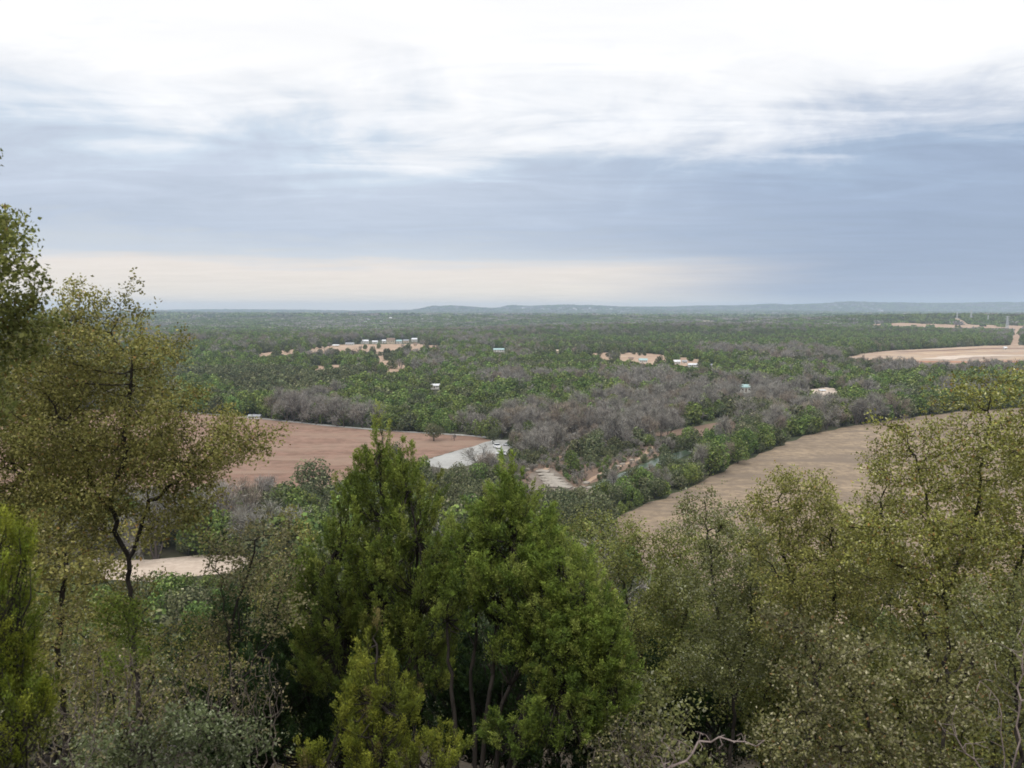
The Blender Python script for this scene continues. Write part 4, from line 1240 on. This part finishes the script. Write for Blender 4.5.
# ------------------------------------------------------------------ vehicles at the lot
def vehicle(px, py, rz, label, paint='car_white', pickup=False):
    p = ground_at(px, py)
    o = thing('pickup_truck' if pickup else 'parked_car', (p[0], p[1], .07), label, 'truck' if pickup else 'car', None, rz)
    L, W = (5.4, 2.0) if pickup else (4.5, 1.8)
    body = Geo()
    hl = L / 2
    if pickup: prof = [(-hl, .4), (hl, .4), (hl, .95), (hl - 1.2, 1.08), (hl - 1.25, 1.05), (.1, 1.08), (-.9, 1.08), (-.95, 1.05), (-hl, 1.05)]
    else: prof = [(-hl, .4), (hl, .4), (hl, .8), (hl - 1.1, .98), (-hl + .2, 1.02), (-hl, .85)]
    body.prof(prof, -W / 2, W / 2); body.build('body', M[paint], o)
    cab = Geo()
    if pickup: cp = [(-.85, 1.083), (1.35, 1.083), (.75, 1.75), (-.7, 1.78)]
    else: cp = [(-1.9, 1.0), (1.2, .99), (.45, 1.48), (-1.3, 1.5)]
    gl = Geo(); gl.prof(cp, -W / 2 + .12, W / 2 - .12); gl.build('windows', M['dark_glass'], o)
    z1 = cp[2][1]; rf = Geo(); rf.box((0, (cp[2][0] + cp[3][0]) / 2, z1 + .05), (W - .22, cp[2][0] - cp[3][0] + .1, .08)); rf.build('roof', M[paint], o)
    for sx_ in (-1, 1):
        for yy in (-hl + .9, hl - .9):
            wl = Geo(); x_ = sx_ * (W / 2 - .08); wl.tube((x_ - .11, yy, .34), (x_ + .11, yy, .34), .34, None, 16); t_ = wl.build('wheel', M['tyre'], o)
            rm = Geo(); rm.tube((x_ + sx_ * .1, yy, .34), (x_ + sx_ * .125, yy, .34), .2, None, 12); rm.build('rim', M['rim'], t_)
        ll = Geo(); ll.box((sx_ * W * .38, -hl - .01, .8), (.25, .04, .16)); ll.build('tail_light', M['red_lamp'], o)
vehicle(497, 448, .3, 'white pickup truck at the upper right end of the parking lot', pickup=True)
vehicle(501, 455, 1.3, 'white car just below the pickup at the right end of the lot')
vehicle(486, 461, .2, 'white car half hidden by the leafless tree in front of the lot')
vehicle(508, 446, 1.0, 'silver car at the rear corner of the lot by the wood', 'car_silver')

# ------------------------------------------------------------------ trees on the slope close to the camera
# A: dark oak reaching in at the far left
b0 = G(-110, 7.5)
make_plant('oak_tree', 'near dark oak whose leafy boughs reach in at the far left edge against the sky', 'tree', b0,
           [PB(-15, 235, 7.2, 46, 34, .4), PB(24, 262, 7.2, 20, 22, .3), PB(12, 225, 7.2, 22, 18, .25), PB(5, 280, 7.2, 34, 16, .3), PB(-20, 320, 7.4, 55, 42, .7), PB(18, 322, 7.4, 22, 16, .3), PB(-60, 400, 7.6, 60, 60, .8), PB(-30, 160, 7.2, 30, 12, .3), PB(2, 156, 7.2, 12, 3.5, .1), PB(-90, 220, 7.4, 60, 90, .8)],
           [[b0, at(-115, 520, 7.5), at(-95, 400, 7.4), at(-70, 300, 7.3)]], 'oak', 1, 2100, step=.11, kill=.15, per=48, leafsize=.042, spread=.065, pal=OAK, tip=.0028)

# B: the big olive oak on the left
b0 = G(128, 11.5)
make_plant('oak_tree', 'big spreading olive-brown oak on the left with a thin airy top above the horizon', 'tree', b0,
           [PB(105, 292, 11, 34, 15, .35), PB(85, 310, 11, 22, 14, .3), PB(120, 345, 11, 52, 34, .8), PB(75, 352, 11.3, 36, 38, .8), PB(85, 415, 11.3, 88, 55, 1.3), PB(165, 400, 10.8, 36, 34, .7), PB(200, 443, 10.8, 62, 30, .8), PB(238, 438, 10.8, 24, 20, .4),
            PB(150, 470, 11.2, 85, 34, 1.0), PB(20, 400, 11.6, 60, 70, 1.2), PB(-10, 470, 11.6, 70, 60, 1.2), PB(60, 505, 11.4, 90, 22, 1.0), PB(190, 505, 11, 55, 20, .7), PB(150, 522, 11.2, 50, 10, .5), PB(185, 455, 11.2, 60, 34, .9), PB(55, 370, 11.4, 60, 40, .9), PB(100, 455, 11.5, 80, 36, 1.2), PB(60, 545, 11.5, 50, 14, .6)],
           [[b0, at(134, 640, 11.5), at(128, 560, 11.3), at(110, 510, 11.3), at(85, 470, 11.3), at(70, 430, 11.3)], [at(128, 560, 11.3), at(150, 500, 11.2), at(185, 478, 11), at(210, 455, 10.9)],
            [at(110, 510, 11.3), at(122, 450, 11.1), at(130, 385, 11), at(133, 355, 11)], [at(110, 510, 11.3), at(60, 490, 11.4), at(15, 470, 11.6)]],
           'oak', 2, 7000, step=.13, kill=.16, per=54, leafsize=.036, spread=.09, pal=OAK_WARM, tip=.003, maxn=27000, iters=110, shell=.7)

# C: bright green juniper bush at the lower left corner
b0 = G(-50, 6.0)
make_juniper('juniper_bush', 'bright yellow-green juniper bush filling the lower left corner', 'bush', b0,
             [PB(-10, 575, 5.8, 40, 40, .3), PB(-5, 650, 5.7, 40, 60, .35), PB(5, 735, 5.6, 52, 50, .4), PB(-60, 640, 5.9, 60, 110, .5)],
             [[b0, at(-45, 740, 5.9), at(-25, 560, 5.9)], [b0, at(-20, 760, 5.8), at(0, 660, 5.7)], [b0, at(10, 800, 5.7), at(20, 720, 5.6)]], 3, n_plume=480, L=.22, W=.06, per=220, pal=JUN_YEL, q=(.02, .007), r_stem=.03, dead=10, lean=.5,
             tips=[tuple(at(x_, y_, 5.75)) for x_, y_ in ((5, 520), (20, 545), (-8, 530), (30, 580), (34, 620), (38, 670), (50, 710))])

# E: central juniper, left peak
T = lambda d, *l: [tuple(at(x_, y_, d)) for x_, y_ in l]
b0 = G(372, 15)
st = [[b0, at(374, 700, 15), at(380, 600, 15), at(384, 520, 15), at(379, 450, 15)], [b0 + [.1, 0, 0], at(350, 620, 15.1), at(342, 540, 15.1)], [b0, at(415, 640, 14.9), at(418, 540, 14.9), at(408, 490, 14.9)]]
make_juniper('juniper_tree', 'tall bright green juniper with the highest pointed top in the centre foreground', 'tree', b0,
             [PB(379, 452, 15, 9, 12, .15), PB(381, 472, 15, 24, 14, .35), PB(366, 485, 15, 22, 14, .4), PB(402, 490, 15, 22, 16, .4), PB(384, 500, 15, 34, 22, .6), PB(355, 515, 15, 24, 20, .5), PB(412, 520, 14.8, 28, 26, .6), PB(380, 550, 15, 56, 28, 1.0), PB(345, 585, 15, 44, 30, 1.0), PB(412, 580, 14.8, 44, 32, 1.0), PB(330, 625, 15, 44, 30, 1.0), PB(385, 620, 15, 50, 30, 1.0), PB(425, 635, 14.9, 30, 26, .8), PB(345, 670, 15, 50, 28, 1.0), PB(420, 680, 14.9, 34, 26, .7)],
             st, 4, n_plume=680, L=.55, W=.12, per=300, r_stem=.05, tips=T(15, (378, 430), (389, 440), (367, 447), (357, 464), (402, 458), (348, 490), (418, 480), (333, 515), (434, 502), (320, 545), (446, 530), (384, 455), (398, 475), (305, 580)))

# F: central juniper, right peak, several stems bare below
b0 = G(476, 14)
st = [[b0, at(488, 690, 14), at(500, 620, 14), at(512, 540, 14), at(514, 500, 14)],
      [b0 + [.2, .1, 0], at(502, 700, 13.9), at(540, 640, 13.8), at(585, 590, 13.6)],
      [b0 - [.25, .1, 0], at(452, 690, 14.1), at(446, 620, 14.1), at(462, 550, 14.1)],
      [b0 + [.05, .25, 0], at(470, 690, 14.3), at(478, 600, 14.3), at(490, 545, 14.3)],
      [b0 + [.3, -.1, 0], at(520, 720, 13.8), at(560, 680, 13.6), at(605, 655, 13.5)]]
make_juniper('juniper_tree', 'wide green juniper right of the tallest one, its dark slanting stems bare below', 'tree', b0,
             [PB(514, 498, 14, 9, 12, .15), PB(511, 515, 14, 20, 14, .35), PB(490, 525, 14, 18, 12, .3), PB(500, 535, 14, 32, 18, .6), PB(538, 548, 14, 28, 24, .6), PB(468, 552, 14.2, 24, 22, .6), PB(510, 575, 13.9, 60, 26, 1.0), PB(520, 612, 13.8, 50, 20, .8), PB(455, 618, 14.1, 22, 18, .5), PB(512, 655, 13.8, 30, 16, .4), PB(545, 670, 13.7, 30, 20, .5), PB(565, 590, 13.8, 34, 28, .8), PB(592, 630, 13.6, 30, 28, .7), PB(604, 668, 13.5, 22, 22, .6),
              PB(550, 630, 13.7, 44, 26, .9), PB(575, 690, 13.5, 40, 26, .8), PB(470, 590, 14.1, 34, 20, .7), PB(600, 710, 13.5, 28, 24, .5), PB(560, 725, 13.4, 50, 26, .6), PB(600, 655, 13.3, 26, 30, .4), PB(515, 745, 13.2, 30, 16, .4), PB(575, 650, 13.2, 40, 34, .4)],
             st, 5, n_plume=980, L=.5, W=.13, per=280, lean=.75, dead=150, r_stem=.048,
             tips=T(14, (513, 474), (521, 490), (503, 492), (492, 508), (533, 510), (547, 524), (479, 520), (562, 540), (466, 530), (578, 560), (592, 580), (606, 604), (618, 634), (628, 664), (450, 545)))

# G: the small yellow-green juniper in front
b0 = G(378, 9.5)
make_juniper('juniper_tree', 'small slender yellow-green juniper standing in front of the tall one', 'tree', b0,
             [PB(376, 665, 9.4, 14, 14, .15), PB(374, 692, 9.4, 24, 20, .3), PB(392, 720, 9.4, 26, 22, .3), PB(358, 732, 9.4, 28, 26, .35), PB(385, 765, 9.4, 46, 26, .45), PB(440, 762, 9.3, 26, 14, .25), PB(320, 768, 9.5, 20, 10, .2)],
             [[b0, at(378, 770, 9.4), at(376, 700, 9.4), at(377, 645, 9.4)], [b0, at(420, 790, 9.4), at(438, 762, 9.3)], [b0, at(330, 800, 9.4), at(322, 775, 9.4)]],
             6, n_plume=210, L=.28, W=.065, per=210, pal=([(.15, .178, .024), (.11, .138, .02), (.195, .215, .03), (.14, .12, .04)], [36, 30, 26, 8]), q=(.03, .009), r_stem=.03, dead=20, lean=.5,
             tips=T(9.4, (377, 618), (384, 640), (368, 640), (352, 664), (394, 668), (404, 690), (345, 690), (450, 730), (436, 742), (415, 712), (318, 748)))

# H: dark juniper on the left of the pair
b0 = G(312, 16.5)
make_juniper('juniper_tree', 'dark shadowy green juniper at the left flank of the central pair', 'tree', b0,
             [PB(300, 600, 16.5, 14, 18, .4), PB(298, 635, 16.5, 26, 24, .6), PB(310, 680, 16.4, 42, 32, .9), PB(290, 735, 16.3, 46, 30, .9), PB(345, 735, 16.3, 44, 36, .8), PB(325, 655, 16.6, 34, 36, .8)],
             [[b0, at(312, 760, 16.5), at(308, 680, 16.5), at(301, 590, 16.5)], [b0, at(345, 760, 16.4), at(350, 690, 16.4)]], 7, n_plume=300, L=.55, W=.16, per=260, pal=JUN_DARK, q=(.05, .016), tips=T(16.5, (300, 566), (292, 585), (310, 590), (282, 612)))

# D: thin tree and shrubs on the left
b0 = G(236, 10.5)
make_plant('elm_sapling', 'slender thin-stemmed sapling with sparse tan leaves left of the dark juniper', 'tree', b0,
           [PB(252, 540, 10.4, 38, 24, .5), PB(275, 575, 10.4, 34, 26, .5), PB(225, 575, 10.5, 30, 26, .5), PB(265, 515, 10.4, 22, 14, .3), PB(285, 620, 10.5, 26, 26, .4), PB(215, 625, 10.5, 24, 20, .4)],
           [[b0, at(233, 690, 10.5), at(230, 640, 10.5), at(236, 600, 10.5), at(255, 540, 10.4)], [at(230, 640, 10.5), at(222, 590, 10.5), at(215, 570, 10.5)], [at(233, 690, 10.5), at(270, 640, 10.5), at(282, 590, 10.4)]],
           'oak', 8, 620, step=.11, kill=.15, per=24, leafsize=.036, spread=.09, pal=DRY, tip=.0032)
b0 = G(150, 12.5)
make_plant('oak_shrub', 'brown-tinged oak shrub just below the pale dirt clearing', 'bush', b0,
           [PB(150, 590, 12.5, 32, 16, .5), PB(110, 625, 12.4, 48, 26, .7), PB(165, 640, 12.4, 48, 34, .7), PB(75, 665, 12.5, 40, 34, .7), PB(130, 690, 12.3, 60, 40, .8), PB(60, 605, 12.6, 26, 14, .4), PB(210, 660, 12.4, 36, 32, .6)],
           [[b0, at(148, 720, 12.5), at(150, 640, 12.4)], [b0, at(120, 720, 12.5), at(95, 650, 12.4)], [b0, at(180, 720, 12.5), at(195, 670, 12.4)]],
           'oak', 9, 1300, step=.12, kill=.16, per=28, leafsize=.038, spread=.09, pal=([DRY[0][0], OAK_WARM[0][0], OAK_WARM[0][1], DRY[0][1], (.10, .13, .03)], [20, 30, 24, 12, 14]), tip=.003)
b0 = G(125, 10.2)
make_plant('shrub', 'small bright green leafy shrub among the brown brush on the left', 'bush', b0,
           [PB(128, 608, 10.2, 20, 14, .25), PB(140, 636, 10.2, 24, 18, .3), PB(118, 650, 10.2, 16, 20, .25)],
           [[b0, at(130, 690, 10.2), at(130, 630, 10.2)]], 'oak', 10, 260, step=.09, kill=.12, per=32, leafsize=.034, spread=.06, pal=([(.12, .17, .025), (.09, .13, .02), (.16, .20, .04)], [40, 30, 30]), tip=.0025)
for k, (cx, cy, d, rx, rz, lab) in enumerate([(95, 690, 8.6, 70, 50, 'tangle of bare grey-brown brush above the lower left corner'), (200, 690, 9.6, 50, 44, 'tangle of bare brush in front of the brown oak shrub'), (60, 745, 7.6, 50, 30, 'low bare twiggy brush beside the bright green corner bush'),
                                         (255, 700, 9.8, 30, 50, 'bare brush at the foot of the dark juniper'), (640, 745, 10, 50, 30, 'grey dead brush under the right side of the wide juniper')]):
    b0 = G(cx, d)
    make_plant('bare_shrub', lab, 'bush', b0, [PB(cx, cy, d, rx, rz, .5), PB(cx - rx * .5, cy + rz * .4, d, rx * .6, rz * .6, .4), PB(cx + rx * .5, cy + rz * .3, d, rx * .6, rz * .7, .4)],
               [[b0 + [q * .12, 0, 0], at(cx + q * rx * .25, cy + rz * .7, d)] for q in (-1, 0, 1, 2)], 'bare', 30 + k, 800, step=.1, kill=.10, wob=.35, up=.15, per=4, keep=.5, leafsize=.032, spread=.05, bark='brush_wood', tip=.0022, thr=.004)
b0 = G(205, 8.2)
make_plant('oak_shrub', 'pale blue-green oak shrub at the bottom edge left of centre', 'bush', b0,
           [PB(150, 738, 8.2, 50, 22, .4), PB(205, 728, 8.2, 44, 20, .4), PB(235, 750, 8.2, 50, 24, .45), PB(180, 765, 8.1, 80, 24, .5), PB(110, 760, 8.1, 40, 20, .4)],
           [[b0, at(200, 780, 8.2), at(205, 740, 8.2)], [b0, at(160, 780, 8.2), at(150, 745, 8.2)]], 'oak', 12, 900, step=.09, kill=.12, per=28, leafsize=.038, spread=.07, pal=([(.13, .16, .07), (.09, .115, .05), (.18, .21, .11), (.28, .30, .2)], [36, 26, 24, 14]), tip=.0025)

# I: the oaks on the right
b0 = G(655, 19)
make_plant('oak_tree', 'fine-leaved olive oak directly right of the wide juniper', 'tree', b0,
           [PB(612, 545, 19, 46, 28, 1.0), PB(650, 545, 19, 46, 26, 1.0), PB(690, 560, 19, 40, 34, 1.0), PB(640, 600, 18.8, 64, 44, 1.4), PB(690, 620, 18.8, 50, 44, 1.1), PB(650, 660, 18.6, 56, 40, 1.2), PB(590, 530, 19.2, 26, 14, .6)],
           [[b0, at(655, 720, 19), at(640, 640, 19), at(625, 590, 19)], [at(655, 720, 19), at(680, 640, 18.9), at(690, 590, 18.9)]], 'oak', 13, 2200, step=.17, kill=.22, per=54, leafsize=.05, spread=.13, pal=OAK, tip=.004, iters=100)
b0 = G(735, 17)
make_plant('oak_tree', 'oak with a small grey-green top poking up before the tan slope field', 'tree', b0,
           [PB(703, 492, 17, 20, 16, .4), PB(702, 520, 17, 30, 18, .6), PB(735, 520, 17, 30, 20, .6), PB(745, 560, 16.8, 50, 36, 1.0), PB(710, 590, 16.8, 48, 40, 1.0), PB(755, 620, 16.6, 52, 40, 1.0), PB(722, 660, 16.6, 50, 36, 1.0)],
           [[b0, at(735, 700, 17), at(715, 600, 17), at(704, 500, 17)], [at(735, 700, 17), at(752, 620, 16.8), at(750, 560, 16.8)]], 'oak', 14, 2000, step=.15, kill=.2, per=54, leafsize=.045, spread=.12, pal=OAK_GREY, tip=.004)
b0 = G(812, 15)
make_plant('oak_tree', 'olive oak with a level top below the tan field, left of the tallest oak', 'tree', b0,
           [PB(775, 482, 15, 30, 14, .5), PB(815, 485, 15, 34, 18, .6), PB(790, 515, 15, 44, 28, .8), PB(830, 530, 14.8, 42, 36, .9), PB(790, 565, 14.8, 50, 38, 1.0), PB(840, 590, 14.7, 50, 40, 1.0), PB(760, 500, 15.2, 22, 16, .4), PB(800, 625, 14.6, 50, 30, .8)],
           [[b0, at(815, 690, 15), at(800, 600, 15), at(780, 540, 15), at(778, 500, 15)], [at(815, 690, 15), at(835, 600, 14.9), at(830, 520, 14.9)], [at(800, 600, 15), at(765, 560, 15)]], 'oak', 15, 2200, step=.14, kill=.18, per=54, leafsize=.042, spread=.11, pal=OAK_WARM, tip=.0038, maxn=11000)
b0 = G(950, 12.5)
make_plant('oak_tree', 'tallest yellow-olive oak at the right edge, rising against the quarry', 'tree', b0,
           [PB(985, 392, 12.5, 42, 18, .5), PB(940, 400, 12.5, 20, 20, .35), PB(1020, 400, 12.6, 40, 26, .6), PB(965, 430, 12.4, 58, 30, .9), PB(900, 435, 12.4, 34, 22, .5), PB(900, 475, 12.4, 46, 34, .8), PB(1000, 470, 12.5, 70, 44, 1.2), PB(930, 520, 12.3, 70, 46, 1.2), PB(1030, 540, 12.5, 70, 60, 1.2), PB(965, 580, 12.2, 70, 44, 1.1), PB(1060, 450, 12.8, 60, 60, 1.2), PB(878, 540, 12.4, 34, 40, .6), PB(945, 378, 12.5, 14, 8, .2)],
           [[b0, at(950, 700, 12.5), at(945, 600, 12.5), at(930, 520, 12.4), at(915, 455, 12.4)], [at(945, 600, 12.5), at(975, 520, 12.5), at(985, 440, 12.5), at(990, 400, 12.5)], [at(950, 700, 12.5), at(1010, 600, 12.6), at(1035, 510, 12.6), at(1030, 430, 12.6)], [at(945, 600, 12.5), at(890, 560, 12.4), at(880, 500, 12.4)]],
           'oak', 16, 4600, step=.13, kill=.165, per=36, leafsize=.04, spread=.095, pal=([(.215, .21, .052), (.155, .16, .045), (.285, .275, .08), (.42, .40, .22), (.25, .14, .05)], [38, 24, 24, 10, 4]), tip=.0034, maxn=18000, iters=110, shell=.7)
b0 = G(880, 9.6)
make_plant('oak_tree', 'low pale-leaved oak in front at the bottom right, its boughs spread over dark hollows', 'tree', b0,
           [PB(820, 640, 9.6, 50, 18, .5), PB(875, 665, 9.5, 60, 24, .6), PB(810, 690, 9.5, 44, 26, .5), PB(850, 728, 9.4, 58, 24, .6), PB(935, 695, 9.5, 46, 24, .5), PB(785, 735, 9.5, 26, 30, .4), PB(900, 765, 9.3, 80, 26, .6), PB(960, 660, 9.7, 40, 24, .4), PB(770, 615, 9.8, 22, 10, .3)],
           [[b0, at(885, 760, 9.6), at(860, 700, 9.6), at(830, 655, 9.6)], [at(885, 760, 9.6), at(920, 710, 9.6), at(940, 675, 9.6)], [at(885, 765, 9.6), at(820, 740, 9.5), at(800, 700, 9.5)]],
           'oak', 17, 1900, step=.1, kill=.135, per=32, leafsize=.038, spread=.075, pal=([(.16, .16, .06), (.11, .115, .045), (.21, .205, .10), (.35, .33, .21), (.2, .13, .055)], [36, 24, 22, 14, 4]), tip=.003, maxn=10500)
b0 = G(1010, 10.5)
make_plant('oak_tree', 'shaggy grey-green oak low at the right edge behind the bare sapling', 'tree', b0,
           [PB(1000, 640, 10.5, 50, 30, .6), PB(1030, 690, 10.5, 50, 40, .6), PB(985, 610, 10.8, 40, 20, .5), PB(1050, 620, 10.6, 50, 50, .6)],
           [[b0, at(1020, 760, 10.5), at(1015, 680, 10.5)]], 'oak', 18, 1000, step=.11, kill=.15, per=32, leafsize=.038, spread=.09, pal=OAK_GREY, tip=.003)
# bare things in front
b0 = G(1012, 8.2)
make_plant('bare_sapling', 'thin pale leafless sapling stems at the lower right edge', 'tree', b0,
           [PB(1000, 690, 8.2, 26, 50, .3), PB(965, 730, 8.2, 40, 30, .3), PB(1030, 660, 8.2, 30, 60, .3)],
           [[b0, at(1008, 760, 8.2), at(998, 700, 8.2)], [b0, at(1018, 740, 8.2), at(1022, 660, 8.2)], [b0, at(985, 770, 8.2), at(955, 735, 8.2)]], 'bare', 19, 170, step=.12, kill=.14, wob=.2, up=.25, per=0, bark='dead_wood', tip=.003)
b0 = G(735, 7.8)
d_ = 7.6
make_plant('dead_branch', 'crooked pale dead branch arching along the bottom edge right of centre', 'branch', at(650, 790, d_),
           [PB(690, 742, d_, 40, 10, .2), PB(668, 765, d_, 30, 10, .2), PB(740, 740, d_, 26, 6, .2), PB(705, 735, d_, 12, 8, .1)],
           [[at(650, 790, d_), at(664, 768, d_), at(685, 760, d_), at(700, 742, d_), at(722, 738, d_), at(745, 741, d_), at(765, 740, d_)]], 'bare', 20, 110, step=.07, kill=.08, wob=.3, per=0, bark='dead_wood', tip=.0035)

# dark-stemmed thicket filling the slope behind
def slope_tree(kind, px, py_top, d, wpx, label, seed, group):
    b0 = G(px, d); top = at(px, py_top, d)
    H = top[2] - b0[2]; W = wpx * d / F_PX
    zc_ = lambda f: b0[2] + H * f
    g = np.random.default_rng(seed)
    bl = [(b0[0] + g.normal() * W * .1, b0[1], zc_(.78), W * .36, W * .36, H * .2), (b0[0] - W * .25, b0[1], zc_(.62), W * .28, W * .3, H * .18), (b0[0] + W * .25, b0[1] - .2, zc_(.6), W * .3, W * .3, H * .2), (b0[0], b0[1] - W * .15, zc_(.45), W * .42, W * .35, H * .2)]
    stt = [[b0, np.array([b0[0] + g.normal() * .2, b0[1], zc_(.35)]), np.array([b0[0] + g.normal() * .4, b0[1], zc_(.6)])], [b0, np.array([b0[0] + .5, b0[1], zc_(.35)])]]
    if kind == 'oak': return make_plant('oak_tree', label, 'tree', b0, bl, stt, 'oak', seed, 1100, group, step=.2, kill=.27, per=30, leafsize=.075, spread=.17, tip=.006, thr=.014, pal=[OAK, OAK_WARM, OAK_GREY][seed % 3])
    return make_juniper('juniper_tree', label, 'tree', b0, bl, stt, seed, n_plume=200, L=.8, W=.24, per=200, pal=JUN_DARK, q=(.08, .027), dead=20)
sl = [('oak', 40, 590, 20, 150, 'hazy olive oak low on the left behind the corner bush'), ('juniper', 215, 585, 24, 110, 'dark juniper behind the slender sapling'),
      ('oak', 275, 500, 30, 90, 'grey-green oak on the slope behind the sapling, left of the juniper pair'), ('oak', 590, 530, 26, 110, 'olive oak showing between the wide juniper and the fine-leaved oak'),
      ('oak', 680, 560, 25, 140, 'shaded oak behind the fine-leaved oak on the right'), ('juniper', 700, 640, 22, 150, 'dark juniper in the hollow beneath the right-hand oaks'),
      ('oak', 880, 520, 22, 160, 'olive oak behind the level-topped oak'), ('oak', 790, 600, 20, 160, 'shaded oak below the level-topped oak'), ('oak', 1000, 560, 20, 170, 'shaded oak behind the tallest oak on the right'),
      ('juniper', 430, 560, 21, 190, 'dark juniper behind the stems of the central pair'), ('juniper', 500, 640, 18.5, 150, 'low dark juniper glimpsed between the bare stems'), ('juniper', 560, 650, 20, 150, 'dark juniper behind the wide juniper\'s lower right side'), ('oak', 120, 640, 18, 150, 'dim oak behind the brown oak shrub'),
      ('oak', 920, 640, 16, 150, 'dim oak behind the low pale-leaved oak'), ('juniper', 360, 660, 20, 120, 'dark juniper between the tall one and the dark flank'), ('oak', 640, 680, 15, 130, 'dark oak undergrowth left of the dead branch'), ('juniper', 240, 690, 17, 110, 'dark juniper low behind the bare brush'),
      ('oak', 955, 440, 17, 170, 'hazy oak backing the tallest oak on the right'), ('oak', 860, 500, 18, 120, 'hazy oak between the level-topped oak and the tallest one'), ('oak', 775, 520, 20, 120, 'hazy oak behind the left half of the level-topped oak'), ('oak', 50, 395, 16, 170, 'hazy oak backing the big left oak'), ('oak', 20, 520, 32, 120, 'dim oak far down the slope at the left edge')]
for k, (kd, px, py, d, wpx, lab) in enumerate(sl): slope_tree(kd, px, py, d, wpx, lab, 200 + k, None)
